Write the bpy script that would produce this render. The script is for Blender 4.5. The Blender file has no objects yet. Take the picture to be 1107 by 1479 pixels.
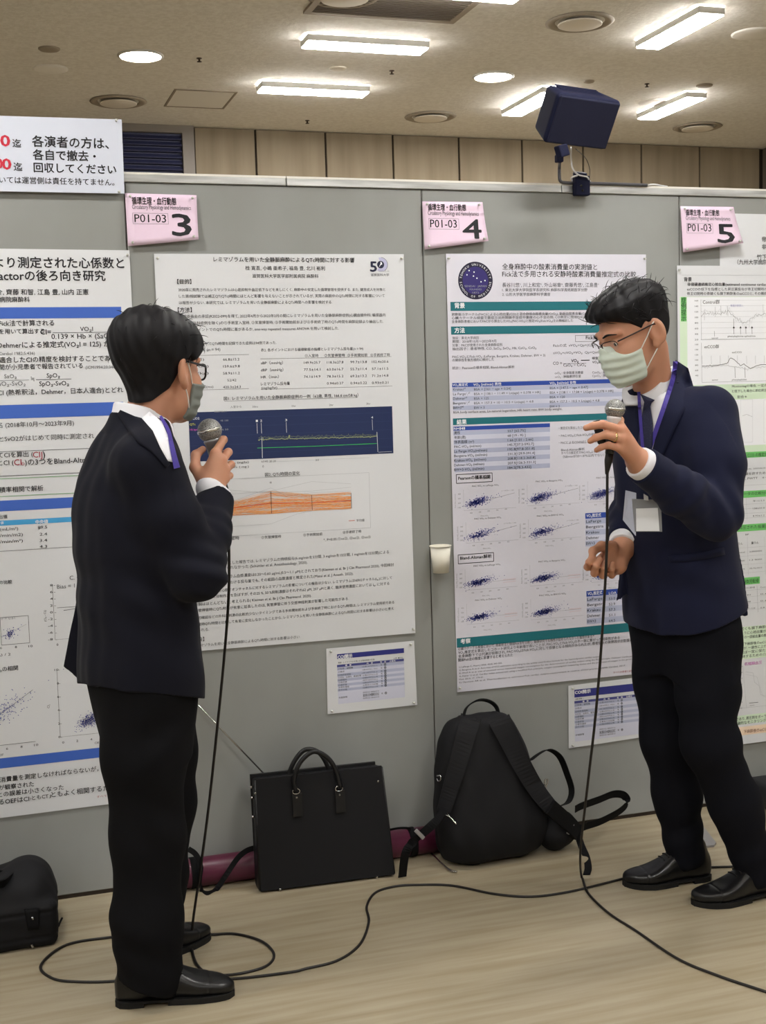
import bpy, bmesh, math, random
import numpy as np
from mathutils import Vector, Matrix
random.seed(7); RNG = np.random.default_rng(7)
SC = bpy.context.scene
COL = SC.collection

# ------------------------------------------------------------------ camera
IW, IH = 1107, 1479
F_PX = 1826.0
CAM = np.array([-0.4457, -3.719, 1.4412])
YAW, PITCH, ROLL = .31029, -.09059, -.0282
FW = np.array([math.sin(YAW)*math.cos(PITCH), math.cos(YAW)*math.cos(PITCH), math.sin(PITCH)])
_r = np.array([math.cos(YAW), -math.sin(YAW), 0.0]); _u = np.cross(_r, FW)
RT = _r*math.cos(ROLL) + _u*math.sin(ROLL)
UP = -_r*math.sin(ROLL) + _u*math.cos(ROLL)
cd = bpy.data.cameras.new('camera'); cam = bpy.data.objects.new('camera', cd); COL.objects.link(cam)
cd.sensor_fit = 'HORIZONTAL'; cd.sensor_width = 36.0; cd.lens = 36.0*F_PX/IW
cd.clip_start = .05; cd.clip_end = 100
cam.matrix_world = Matrix(((RT[0], UP[0], -FW[0], CAM[0]), (RT[1], UP[1], -FW[1], CAM[1]),
                           (RT[2], UP[2], -FW[2], CAM[2]), (0, 0, 0, 1)))
SC.camera = cam
# ------------------------------------------------------------------ world, exposure
wd = bpy.data.worlds.new('world'); SC.world = wd; wd.use_nodes = True
wd.node_tree.nodes['Background'].inputs[0].default_value = (1.0, .93, .84, 1)
wd.node_tree.nodes['Background'].inputs[1].default_value = .05
SC.view_settings.view_transform = 'Standard'; SC.view_settings.look = 'None'
SC.view_settings.gamma = 1.0; SC.view_settings.use_curve_mapping = False
SC.view_settings.exposure = 1.75
LAMP = 34.0       # emission of the ceiling tubes
DOWN = 36.0       # emission of the round downlights
SC.cycles.use_denoising = True
SC.cycles.max_bounces = 6; SC.cycles.diffuse_bounces = 3; SC.cycles.glossy_bounces = 3
SC.cycles.transparent_max_bounces = 8
SC.cycles.sample_clamp_indirect = 4.0
CEIL = 3.1
# ------------------------------------------------------------------ a photo pixel as a ray into the place
def ray(px, py): return FW + RT*((px-IW/2)/F_PX) - UP*((py-IH/2)/F_PX)
def at(px, py, y):                      # the point of the ray in the vertical plane y
    d = ray(px, py); return CAM + d*((y-CAM[1])/d[1])
def onz(px, py, z=0.0):                 # the point of the ray on a horizontal plane
    d = ray(px, py); return CAM + d*((z-CAM[2])/d[2])
# ------------------------------------------------------------------ materials
def lin(c):
    return tuple(((v/255)/12.92 if v/255 <= .04045 else (((v/255)+.055)/1.055)**2.4) for v in c)
MATS = {}
def mat(name, c, rough=.6, metal=0.0, spec=.5, bump=None, var=None, emit=0.0, alpha=None, trans=0.0, sheen=0.0, ior=1.45):
    if name in MATS: return MATS[name]
    m = bpy.data.materials.new(name); m.use_nodes = True; MATS[name] = m
    nt = m.node_tree; b = nt.nodes['Principled BSDF']
    col = lin(c)+(1,)
    b.inputs['Base Color'].default_value = col; b.inputs['Roughness'].default_value = rough
    b.inputs['Metallic'].default_value = metal; b.inputs['Specular IOR Level'].default_value = spec
    b.inputs['IOR'].default_value = ior
    if trans: b.inputs['Transmission Weight'].default_value = trans
    if alpha is not None: b.inputs['Alpha'].default_value = alpha
    if sheen: b.inputs['Sheen Weight'].default_value = sheen; b.inputs['Sheen Roughness'].default_value = .5
    if emit:
        b.inputs['Emission Color'].default_value = col; b.inputs['Emission Strength'].default_value = emit
    tc = None
    def coords(scale):
        mp = nt.nodes.new('ShaderNodeMapping'); g = nt.nodes.new('ShaderNodeNewGeometry')
        nt.links.new(g.outputs['Position'], mp.inputs[0]); mp.inputs['Scale'].default_value = scale; return mp
    if var:                              # (scale xyz, colour 2, detail, low, high)
        sc, c2, det, lo, hi = var
        n = nt.nodes.new('ShaderNodeTexNoise'); n.inputs['Scale'].default_value = 1; n.inputs['Detail'].default_value = det
        nt.links.new(coords(sc).outputs[0], n.inputs['Vector'])
        r = nt.nodes.new('ShaderNodeValToRGB'); r.color_ramp.elements[0].position = lo; r.color_ramp.elements[1].position = hi
        r.color_ramp.elements[0].color = col; r.color_ramp.elements[1].color = lin(c2)+(1,)
        nt.links.new(n.outputs['Fac'], r.inputs[0]); nt.links.new(r.outputs[0], b.inputs['Base Color'])
    if bump:                             # (scale xyz, strength, distance)
        sc, st, di = bump
        n = nt.nodes.new('ShaderNodeTexNoise'); n.inputs['Scale'].default_value = 1; n.inputs['Detail'].default_value = 3
        nt.links.new(coords(sc).outputs[0], n.inputs['Vector'])
        bp = nt.nodes.new('ShaderNodeBump'); bp.inputs['Strength'].default_value = st; bp.inputs['Distance'].default_value = di
        nt.links.new(n.outputs['Fac'], bp.inputs['Height']); nt.links.new(bp.outputs[0], b.inputs['Normal'])
    return m
# ------------------------------------------------------------------ objects
ORG = {}
def _tag(o, label=None, cat=None, group=None, kind=None):
    if label: o['label'] = label
    if cat: o['category'] = cat
    if group: o['group'] = group
    if kind: o['kind'] = kind
    return o
def thing(name, label, cat, loc, group=None):
    o = bpy.data.objects.new(name, None); COL.objects.link(o); o.location = tuple(map(float, loc)); o.empty_display_size = .05
    ORG[o.name] = np.array(loc, float)
    return _tag(o, label, cat, group)
class MB:
    """collects vertices (world space) and faces with material slots, links them as ONE mesh object"""
    def __init__(s): s.v = []; s.f = []; s.mi = []; s.mats = []; s.n = 0; s.sm = []
    def add(s, v, f, m, smooth=False):
        if m not in s.mats: s.mats.append(m)
        i = s.mats.index(m); v = np.asarray(v, float).reshape(-1, 3)
        s.v.append(v)
        for q in f: s.f.append([int(k)+s.n for k in q])
        s.mi += [i]*len(f); s.sm += [smooth]*len(f); s.n += len(v); return s
    def build(s, name, parent=None, loc=None, label=None, cat=None, group=None, kind=None):
        v = np.concatenate(s.v) if s.v else np.zeros((0, 3))
        o0 = np.array(loc, float) if loc is not None else (ORG[parent.name] if parent is not None else np.zeros(3))
        me = bpy.data.meshes.new(name); me.from_pydata((v-o0).tolist(), [], s.f); 
        for m in s.mats: me.materials.append(m)
        me.polygons.foreach_set('material_index', s.mi); me.polygons.foreach_set('use_smooth', s.sm); me.update()
        o = bpy.data.objects.new(name, me); COL.objects.link(o)
        if parent is not None: o.parent = parent
        else: o.location = tuple(o0)
        ORG[o.name] = o0
        return _tag(o, label, cat, group, kind)
def nrm(a): a = np.asarray(a, float); return a/max(np.linalg.norm(a), 1e-12)
def box_vf(c, ax, half):
    c = np.asarray(c, float); v = []
    for sx in (-1, 1):
        for sy in (-1, 1):
            for sz in (-1, 1): v.append(c+ax[0]*half[0]*sx+ax[1]*half[1]*sy+ax[2]*half[2]*sz)
    f = [(0, 1, 3, 2), (4, 6, 7, 5), (0, 4, 5, 1), (2, 3, 7, 6), (0, 2, 6, 4), (1, 5, 7, 3)]
    if np.dot(np.cross(ax[0], ax[1]), ax[2]) < 0: f = [q[::-1] for q in f]
    return np.array(v), f
I3 = np.eye(3)
def rbox(c, ax, half, bev=0.0, seg=2):
    v, f = box_vf(c, ax, half)
    if bev <= 0: return v, f
    bm = bmesh.new(); bv = [bm.verts.new(p) for p in v]
    for q in f: bm.faces.new([bv[i] for i in q])
    bmesh.ops.bevel(bm, geom=bm.edges[:], offset=bev, segments=seg, profile=.5, affect='EDGES')
    bm.verts.index_update()
    v = np.array([x.co for x in bm.verts]); f = [[x.index for x in q.verts] for q in bm.faces]; bm.free(); return v, f
def xbox(x0, x1, y0, y1, z0, z1, bev=0.0, seg=2):
    return rbox(((x0+x1)/2, (y0+y1)/2, (z0+z1)/2), I3, ((x1-x0)/2, (y1-y0)/2, (z1-z0)/2), bev, seg)
def smooth_path(p, n, closed=False):
    p = np.asarray(p, float); m = len(p)
    if closed: q = np.concatenate([p[-1:], p, p[:2]])
    else: q = np.concatenate([2*p[:1]-p[1:2], p, 2*p[-1:]-p[-2:-1]])
    segs = m if closed else m-1; out = []
    for t in np.linspace(0, segs, n, endpoint=not closed):
        i = min(int(t), segs-1); u = t-i; a, b, c, d = q[i], q[i+1], q[i+2], q[i+3]
        out.append(.5*((2*b)+(c-a)*u+(2*a-5*b+4*c-d)*u*u+(-a+3*b-3*c+d)*u**3))
    return np.array(out)
def frames(P, closed=False):
    T = np.gradient(P, axis=0)
    if closed: T = np.roll(P, -1, 0)-np.roll(P, 1, 0)
    T = T/np.maximum(np.linalg.norm(T, axis=1, keepdims=True), 1e-9)
    n = np.cross(T[0], [0, 0, 1.0]); 
    if np.linalg.norm(n) < .1: n = np.cross(T[0], [1.0, 0, 0])
    n = nrm(n); N = []
    for t in T: n = nrm(n-t*np.dot(n, t)); N.append(n)
    N = np.array(N); return T, N, np.cross(T, N)
def tube_vf(P, r, k=8, closed=False, caps=True):
    P = np.asarray(P, float); r = np.broadcast_to(np.asarray(r, float), (len(P),)); T, N, B = frames(P, closed)
    a = np.linspace(0, 2*np.pi, k, endpoint=False)
    v = (P[:, None]+r[:, None, None]*(np.cos(a)[None, :, None]*N[:, None]+np.sin(a)[None, :, None]*B[:, None])).reshape(-1, 3)
    f = []; n = len(P)
    for i in range(n if closed else n-1):
        for j in range(k):
            i2 = (i+1) % n; f.append((i*k+j, i*k+(j+1) % k, i2*k+(j+1) % k, i2*k+j))
    if caps and not closed: f += [tuple(range(k))[::-1], tuple((n-1)*k+j for j in range(k))]
    return v, f
def ribbon_vf(P, w, t, wdir):
    """flat strap along P: width w along wdir (vector or one per point), thickness t"""
    P = np.asarray(P, float); n = len(P); T, _, _ = frames(P); W = np.broadcast_to(np.asarray(wdir, float), (n, 3))
    W = W-T*np.sum(W*T, 1, keepdims=True); W = W/np.maximum(np.linalg.norm(W, axis=1, keepdims=True), 1e-9); Nn = np.cross(T, W)
    w = np.broadcast_to(np.asarray(w, float), (n,))[:, None]
    v = np.stack([P-W*w/2-Nn*t/2, P+W*w/2-Nn*t/2, P+W*w/2+Nn*t/2, P-W*w/2+Nn*t/2], 1).reshape(-1, 3)
    f = [(i*4+j, i*4+(j+1) % 4, i*4+4+(j+1) % 4, i*4+4+j) for i in range(n-1) for j in range(4)] + [(3, 2, 1, 0), (n*4-4, n*4-3, n*4-2, n*4-1)]
    return v, f
def lathe_vf(prof, c, axis, k=24, cap=True):
    """profile [(radius, height)] turned about an axis through c"""
    axis = nrm(axis); n = np.cross(axis, [0, 0, 1.0]); n = nrm(n if np.linalg.norm(n) > .1 else np.cross(axis, [1.0, 0, 0])); b = np.cross(axis, n)
    a = np.linspace(0, 2*np.pi, k, endpoint=False); v = []; f = []
    for r, h in prof: v.append(np.asarray(c)+axis*h+r*(np.cos(a)[:, None]*n+np.sin(a)[:, None]*b))
    m = len(prof)
    for i in range(m-1):
        for j in range(k): f.append((i*k+j, i*k+(j+1) % k, (i+1)*k+(j+1) % k, (i+1)*k+j))
    if cap: f += [tuple(range(k))[::-1], tuple((m-1)*k+j for j in range(k))]
    return np.concatenate(v), f
def prism_vf(poly, o, ex, ey, ez, t):
    """polygon (2D) in the plane o+ex,ey, thickness t along ez"""
    poly = np.asarray(poly, float); n = len(poly); a = np.asarray(o)+poly[:, :1]*ex+poly[:, 1:]*ey
    v = np.concatenate([a-ez*t/2, a+ez*t/2]); f = [tuple(range(n))[::-1], tuple(range(n, 2*n))]
    f += [(i, (i+1) % n, n+(i+1) % n, n+i) for i in range(n)]; return v, f
# ------------------------------------------------------------------ implicit surfaces -> meshes
def sm_min(a, b, k): h = np.clip(.5+.5*(b-a)/k, 0, 1); return b+(a-b)*h-k*h*(1-h)
def sm_max(a, b, k): return -sm_min(-a, -b, k)
def s_cone(a, b, ra, rb, sq=None):
    """tapered capsule; sq=(axis, factor) squeezes it along an axis"""
    a = np.asarray(a, float); b = np.asarray(b, float)
    def f(P):
        A, B, Q = a, b, P
        if sq is not None:
            s = nrm(sq[0]); k = 1/sq[1]-1; Q = P+((P-a)@s)[:, None]*k*s; B = b+np.dot(b-a, s)*k*s
        ab = B-A; t = np.clip(((Q-A)@ab)/max(ab@ab, 1e-12), 0, 1)
        return np.linalg.norm(Q-A-t[:, None]*ab, axis=1)-(ra+t*(rb-ra))
    return f
def s_chain(pts, rad, k=.02, sq=None):
    fs = [s_cone(pts[i], pts[i+1], rad[i], rad[i+1], sq) for i in range(len(pts)-1)]
    return s_un(fs, k)
def s_un(fs, k=.02):
    def f(P):
        d = fs[0](P)
        for g in fs[1:]: d = sm_min(d, g(P), k) if k > 0 else np.minimum(d, g(P))
        return d
    return f
def s_ell(c, r, M=None):
    c = np.asarray(c, float); r = np.asarray(r, float)
    def f(P):
        q = P-c
        if M is not None: q = q@M.T
        n = np.linalg.norm(q/r, axis=1); g = np.linalg.norm(q/(r*r), axis=1)
        return n*(n-1)/np.maximum(g, 1e-6)
    return f
def s_box(c, ax, half, r):
    ax = np.asarray(ax, float); half = np.asarray(half, float)
    def f(P):
        q = np.abs((P-c)@ax.T)-(half-r)
        return np.linalg.norm(np.maximum(q, 0), axis=1)+np.minimum(q.max(1), 0)-r
    return f
def s_poly(poly):
    poly = np.asarray(poly, float); n = len(poly)
    def f(X):
        d = np.full(len(X), 1e9); s = np.ones(len(X))
        for i in range(n):
            a, b = poly[i], poly[i-1]; e = b-a; w = X-a
            q = w-np.clip((w@e)/max(e@e, 1e-12), 0, 1)[:, None]*e; d = np.minimum(d, (q*q).sum(1))
            c1 = X[:, 1] >= a[1]; c2 = X[:, 1] < b[1]; c3 = e[0]*w[:, 1] > e[1]*w[:, 0]
            s = np.where((c1 & c2 & c3) | (~c1 & ~c2 & ~c3), -s, s)
        return s*np.sqrt(d)
    return f
def s_loft(o, A, S, Fd, st, n=2.3, caps=True):
    """stack of superellipses along A from o. st rows: (t, cs, cf, half width, front, back)"""
    o = np.asarray(o, float); st = np.asarray(st, float)
    tt = np.linspace(st[0, 0], st[-1, 0], 80); tab = np.stack([_pchip(st[:, 0], st[:, i], tt) for i in range(1, 6)], 1)
    def f(P):
        q = P-o; t = q@A; s = q@S; w = q@Fd; tc = np.clip(t, tt[0], tt[-1])
        cs, cf, hw, df, db = (np.interp(tc, tt, tab[:, i]) for i in range(5))
        x = s-cs; y = w-cf; dd = np.where(y > 0, df, db)
        nn = ((np.abs(x)/hw)**n+(np.abs(y)/dd)**n)**(1/n)
        d = (nn-1)*np.minimum(hw, dd)
        if caps: d = np.maximum(d, np.maximum(tt[0]-t, t-tt[-1]))
        return d
    return f
def _pchip(x, y, xi):
    h = np.diff(x); dl = np.diff(y)/h; m = np.zeros(len(x))
    for i in range(1, len(x)-1):
        if dl[i-1]*dl[i] > 0: m[i] = 2*dl[i-1]*dl[i]/(dl[i-1]+dl[i])
    m[0] = dl[0]; m[-1] = dl[-1]
    k = np.clip(np.searchsorted(x, xi)-1, 0, len(x)-2); t = (xi-x[k])/h[k]
    return (1+2*t)*(1-t)**2*y[k]+t*(1-t)**2*h[k]*m[k]+t*t*(3-2*t)*y[k+1]+t*t*(t-1)*h[k]*m[k+1]
def wob(P, f, a, seed=0):
    r = np.random.default_rng(seed); d = np.zeros(len(P))
    for i in range(5):
        k = r.normal(size=3)*f*(1+.5*i); d += np.sin(P@k+r.uniform(0, 6.28))/(1+.5*i)
    return d*a/2.2
def surf(f, lo, hi, h, B=8, slack=1.35):
    """naive surface nets on a sparse set of blocks"""
    lo = np.asarray(lo, float); hi = np.asarray(hi, float)
    nb = np.maximum(np.ceil((hi-lo)/(h*B)).astype(int), 1); N = nb*B+1
    gi = np.stack(np.meshgrid(*[np.arange(k) for k in nb], indexing='ij'), -1).reshape(-1, 3)
    d0 = f(lo+(gi+.5)*B*h); act = np.abs(d0) < B*h*.87*slack
    D = np.empty(nb*B+1, np.float32)
    sg = np.where(d0.reshape(nb) > 0, 1, -1).astype(np.float32)
    D[:] = 1.0; D[:-1, :-1, :-1] = np.repeat(np.repeat(np.repeat(sg, B, 0), B, 1), B, 2)
    off = np.stack(np.meshgrid(*[np.arange(B+1)]*3, indexing='ij'), -1).reshape(-1, 3)
    ga = gi[act]
    for s in range(0, len(ga), 400):
        g = ga[s:s+400]; idx = (g[:, None]*B+off[None]).reshape(-1, 3)
        D[idx[:, 0], idx[:, 1], idx[:, 2]] = f(lo+idx*h)
    ins = D < 0
    c = np.zeros(tuple(N-1), np.int8)
    for dx in (0, 1):
        for dy in (0, 1):
            for dz in (0, 1): c += ins[dx:N[0]-1+dx, dy:N[1]-1+dy, dz:N[2]-1+dz]
    cells = np.argwhere((c > 0) & (c < 8)); m = len(cells)
    vid = np.full(tuple(N-1), -1, np.int32); vid[cells[:, 0], cells[:, 1], cells[:, 2]] = np.arange(m)
    acc = np.zeros((m, 3)); cnt = np.zeros(m)
    cor = [(i >> 2 & 1, i >> 1 & 1, i & 1) for i in range(8)]
    val = [D[cells[:, 0]+a, cells[:, 1]+b, cells[:, 2]+e].astype(float) for a, b, e in cor]
    for i in range(8):
        for bit in (1, 2, 4):
            j = i | bit
            if j == i: continue
            a, b = val[i], val[j]; k = (a < 0) != (b < 0); t = np.where(k, a/np.where(k, a-b, 1), 0)
            p = np.array(cor[i])[None]+t[:, None]*(np.array(cor[j])-np.array(cor[i]))[None]
            acc += np.where(k[:, None], p, 0); cnt += k
    V = lo+(cells+acc/np.maximum(cnt, 1)[:, None])*h
    Fq = []
    for ax in range(3):
        b, e = [(1, 2), (2, 0), (0, 1)][ax]
        s0 = [slice(None)]*3; s1 = [slice(None)]*3; s0[ax] = slice(0, -1); s1[ax] = slice(1, None)
        A0 = ins[tuple(s0)]; A1 = ins[tuple(s1)]; ed = np.argwhere(A0 != A1)
        ed = ed[(ed[:, b] > 0) & (ed[:, e] > 0) & (ed[:, b] < N[b]-1) & (ed[:, e] < N[e]-1)]
        fl = A0[ed[:, 0], ed[:, 1], ed[:, 2]]
        def cv(db, de):
            q = ed.copy(); q[:, b] += db; q[:, e] += de; return vid[q[:, 0], q[:, 1], q[:, 2]]
        Q = np.stack([cv(-1, -1), cv(0, -1), cv(0, 0), cv(-1, 0)], 1); Q[~fl] = Q[~fl][:, ::-1]; Fq.append(Q)
    Fq = np.concatenate(Fq); Fq = Fq[(Fq >= 0).all(1)]
    return V, Fq
def drape(f, o, A, S, Fd, pts, off=0.0, f0=.4, f1=-.1):
    """points given as (along S, along A): fall along -Fd on to the surface f = off"""
    pts = np.asarray(pts, float); base = np.asarray(o)+pts[:, :1]*S+pts[:, 1:2]*A
    hi = np.full(len(pts), f0); lo = np.full(len(pts), f1); t = np.full(len(pts), f0)
    for _ in range(40):
        d = f(base+t[:, None]*Fd)-off; t = np.where(d > 2e-4, np.maximum(t-np.maximum(d*.5, 2e-4), f1), t)
    return base+t[:, None]*Fd
def patch(e0, e1, n, m):
    """grid of 2D points between two polylines"""
    def rs(e, n):
        e = np.asarray(e, float); l = np.concatenate([[0], np.cumsum(np.linalg.norm(np.diff(e, axis=0), axis=1))])
        t = np.linspace(0, l[-1], n); return np.stack([np.interp(t, l, e[:, i]) for i in range(e.shape[1])], 1)
    a, b = rs(e0, n), rs(e1, n); u = np.linspace(0, 1, m)
    return (a[:, None]*(1-u)[None, :, None]+b[:, None]*u[None, :, None]).reshape(-1, e0 and len(e0[0]))
def slab_vf(G, n, m, th, dirn):
    """grid of world points n x m, thickened by th along dirn (towards +dirn)"""
    G = np.asarray(G, float); d = np.asarray(dirn, float); k = n*m; v = np.concatenate([G, G+d*th]); f = []
    for i in range(n-1):
        for j in range(m-1):
            a, b, c, e = i*m+j, i*m+j+1, (i+1)*m+j+1, (i+1)*m+j
            f += [(a, b, c, e), (k+e, k+c, k+b, k+a)]
    rim = [j for j in range(m)]+[i*m+m-1 for i in range(1, n)]+[(n-1)*m+j for j in range(m-2, -1, -1)]+[i*m for i in range(n-2, 0, -1)]
    for i in range(len(rim)):
        a, b = rim[i], rim[(i+1) % len(rim)]; f.append((a, k+a, k+b, b))
    return v, f
# ------------------------------------------------------------------ room
M_floor = mat('floor_vinyl', (164, 153, 131), .36, spec=.4, var=((2.2, 34, 1), (147, 134, 109), 8, .38, .66), bump=((3, 60, 1), .05, .002))
M_ceil = mat('ceiling_plaster', (226, 222, 215), .95, spec=.1, var=((45, 45, 45), (215, 210, 202), 5, .38, .62), bump=((70, 70, 70), .2, .008))
M_wood = mat('beige_wall_board', (148, 135, 115), .7, spec=.2, var=((14, 3, 1.2), (130, 117, 98), 4, .3, .75))
M_gap = mat('dark_gap', (52, 43, 35), .9)
M_room = mat('room_wall_paint', (176, 168, 152), .9, spec=.1)
M_board = mat('grey_board_cloth', (150, 152, 150), .92, spec=.1, var=((4, 4, 2.5), (143, 144, 141), 3, .35, .65), bump=((260, 260, 260), .12, .001))
M_alu = mat('brushed_aluminium', (196, 197, 196), .38, metal=.85, var=((5, 5, 60), (160, 160, 158), 4, .35, .65))
M_darkstrip = mat('dark_brown_strip', (44, 34, 26), .6)
M_steel = mat('grey_painted_steel', (150, 148, 150), .4, metal=.4)
M_lampbody = mat('lamp_white_housing', (205, 202, 196), .5)
M_tube = mat('lamp_diffuser', (255, 253, 249), .5, emit=LAMP)
M_slit = mat('lamp_slit', (255, 252, 246), .5, emit=LAMP*.6)
M_down = mat('downlight_lens', (255, 246, 228), .5, emit=DOWN)
M_ventring = mat('vent_ring', (150, 139, 124), .7)
M_ventdisc = mat('vent_disc', (216, 208, 196), .7)
M_navy = mat('navy_louvre', (52, 55, 86), .5)
M_frame = mat('grey_window_frame', (128, 120, 112), .5)
YF = 4.08
b = MB(); b.add(*xbox(-6, 9, -7, YF, -.05, 0), M_floor); b.build('floor', kind='structure')
b = MB(); b.add(*xbox(-6, 9, -7, YF, CEIL, CEIL+.05), M_ceil); b.build('ceiling', kind='structure')
b = MB(); b.add(*xbox(-6.1, -6, -7, YF, 0, CEIL), M_room); b.build('wall_left', kind='structure')
b = MB(); b.add(*xbox(9, 9.1, -7, YF, 0, CEIL), M_room); b.build('wall_right', kind='structure')
b = MB(); b.add(*xbox(-6, 9, -7.1, -7, 0, CEIL), M_room); b.build('wall_back', kind='structure')
seam_px = [(280, 215), (369, 225), (470, 230), (567, 232), (662, 235), (753, 238), (841, 240), (925, 243), (1009, 246), (1096, 250)]
sx = [at(x, y, YF)[0] for x, y in seam_px]
sp = (sx[-1]-sx[1])/(len(sx)-2)
b = MB(); b.add(*xbox(-6, 9, YF, YF+.1, 0, CEIL), M_gap)
xs = list(sx)
edges = [xs[0]]+xs[1:]
for i in range(len(edges)-1): b.add(*xbox(edges[i]+.007, edges[i+1]-.007, YF-.02, YF, .1, CEIL-.004), M_wood)
x = edges[0]
wx0, wx1 = at(120, 215, YF)[0], at(279, 215, YF)[0]
b.add(*xbox(-6, wx0-.01, YF-.02, YF, .1, CEIL-.004), M_wood)
b.build('wall_far', kind='structure')
b = MB(); b.add(*xbox(xs[-1]+.02, 9, YF-.16, YF-.02, 0, CEIL-.004), mat('pillar_paint', (92, 82, 72), .8)); b.build('trim_1', kind='structure')
ztop = at(230, 181, YF)[2]; zbot = 1.95
wnd = thing('window_1', None, None, (wx0, YF, zbot)); wnd['kind'] = 'structure'
f = MB(); fw_ = .07
for q in (xbox(wx0, wx0+fw_, YF-.05, YF, zbot, ztop), xbox(wx1-fw_, wx1, YF-.05, YF, zbot, ztop), xbox(wx0+fw_, wx1-fw_, YF-.05, YF, ztop-.05, ztop), xbox(wx0+fw_, wx1-fw_, YF-.05, YF, zbot, zbot+.05)): f.add(*q, M_frame)
f.build('window_frame', wnd)
f = MB(); f.add(*xbox(wx0+fw_, wx1-fw_, YF-.012, YF-.004, zbot+.05, ztop-.05), M_navy)
z = zbot+.07
while z < ztop-.07:
    f.add(*rbox(((wx0+wx1)/2, YF-.028, z), (np.array([1., 0, 0]), nrm([0, .8, .6]), nrm([0, -.6, .8])), ((wx1-wx0)/2-fw_-.005, .019, .003)), M_navy); z += .036
f.build('louvre_slats', wnd)

# ------------------------------------------------------------------ display boards: panels, rails, feet
pan_lab = {-.9: 'grey cloth display panel behind the suited speaker with blue-banded poster',
           0: 'grey cloth display panel carrying the poster numbered 3', .9: 'grey cloth display panel carrying the poster numbered 4',
           1.8: 'grey cloth display panel carrying the poster numbered 5'}
for x0 in (-.9, 0, .9, 1.8):
    t = thing('display_panel', pan_lab[x0], 'display panel', (x0+.45, .012, 0), 'grey display panels in a row')
    b = MB(); b.add(*xbox(x0+.0014, x0+.8986, 0, .03, .012, 2.072, .0025, 1), M_board); b.build('board', t)
    b = MB(); b.add(*xbox(x0+.003, x0+.897, .003, .027, 0, .012), M_darkstrip); b.build('bottom_strip', t)
    b = MB(); b.add(*xbox(x0-.0012, x0+.0012, .004, .026, .012, 2.07), M_darkstrip); b.build('seam_strip', t)
rx = [-.9, at(414, 262, -.006)[0], at(812, 268, -.006)[0], 2.7]
rl = ['pale scuffed aluminium top rail above the sign numbered 3', 'aluminium top rail between its two joints, above the sign numbered 4', 'brushed aluminium top rail under the speaker bracket, above the sign numbered 5']
for i in range(3):
    b = MB(); b.add(*xbox(rx[i]+.001, rx[i+1]-.001, -.006, .036, 2.072, 2.1, .002, 1), M_alu)
    b.add(*xbox(rx[i]+.001, rx[i+1]-.001, -.0065, -.006, 2.094, 2.1), mat('rail_edge', (225, 222, 214), .4))
    b.build('top_rail', None, ((rx[i]+rx[i+1])/2, 0, 2.072), rl[i], 'rail', 'aluminium rails along the panel tops')
# base plates on the floor under the seams
for lab, pts in (('grey steel base plate on the floor between the legs of the man on the right', [(1.775, .05), (1.775, -.02), (1.60, -.30), (1.62, -.335), (1.70, -.345), (1.72, -.325), (1.815, -.02), (1.815, .05)]),
                 ('grey steel base plate end showing beside the trouser of the man on the left', [(-.03, .05), (-.03, -.30), (-.02, -.33), (.025, -.33), (.035, -.30), (.03, .05)])):
    v, f = prism_vf(pts, (0, 0, .004), np.array([1., 0, 0]), np.array([0, 1., 0]), np.array([0, 0, 1.]), .006)
    b = MB(); b.add(v, f, M_steel); b.build('base_plate', None, (pts[2][0], pts[2][1], 0), lab, 'base plate')

# ------------------------------------------------------------------ ceiling fittings
def lamp(c, along, lab, group):
    t = thing('ceiling_lamp', lab, 'ceiling lamp', (c[0], c[1], CEIL), group)
    hx, hy = (.295, .066) if along == 'x' else (.066, .28)
    b = MB(); b.add(*xbox(c[0]-hx, c[0]+hx, c[1]-hy, c[1]+hy, CEIL-.036, CEIL-.005, .003, 1), M_lampbody); b.build('housing', t)
    b = MB(); b.add(*xbox(c[0]-hx+.006, c[0]+hx-.006, c[1]-hy+.006, c[1]+hy-.006, CEIL-.041, CEIL-.036), M_tube); b.build('diffuser', t)
    b = MB(); b.add(*xbox(c[0]-hx+.004, c[0]+hx-.004, c[1]-hy+.004, c[1]+hy-.004, CEIL-.005, CEIL), M_slit); b.build('light_slit', t)
zl = CEIL-.04
for px, py, al, lab in ((528, 70, 'x', 'long white ceiling lamp, level in the picture, under the air grille'),
                        (453, 134, 'x', 'long white ceiling lamp, level in the picture, nearest the beige wall'),
                        (655, -8, 'x', 'long white ceiling lamp cut off by the top edge beside the air grille'),
                        (980, 47, 'y', 'long slanting ceiling lamp nearest the top right, by a round vent'),
                        (969, 158, 'y', 'long slanting ceiling lamp lower right, above a round vent'),
                        (768, 152, 'y', 'long slanting ceiling lamp partly hidden behind the dark speaker')):
    lamp(onz(px, py, zl), al, lab, 'long ceiling lamps in view')
for x in (-3.2, -.9, 1.4, 3.7):
    for y in (-.9, -2.9, -4.9):
        lamp((x, y, zl), 'x', 'long white ceiling lamp over the open floor in front of the boards', 'long ceiling lamps over the near floor')
for px, py, lab in ((203, 80, 'lit round downlight above the white notice'), (713, 110, 'lit round downlight left of the dark speaker')):
    c = onz(px, py, CEIL); t = thing('downlight', lab, 'downlight', (c[0], c[1], CEIL), 'lit round downlights')
    b = MB(); b.add(*lathe_vf([(.098, 0), (.11, 0), (.11, .006), (.098, .009)], (c[0], c[1], CEIL), (0, 0, -1), 40, False), M_lampbody, True); b.build('trim_ring', t)
    b = MB(); b.add(*lathe_vf([(.0, .004), (.098, .004)], (c[0], c[1], CEIL), (0, 0, -1), 40, False), M_down); b.build('lens', t)
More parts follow.
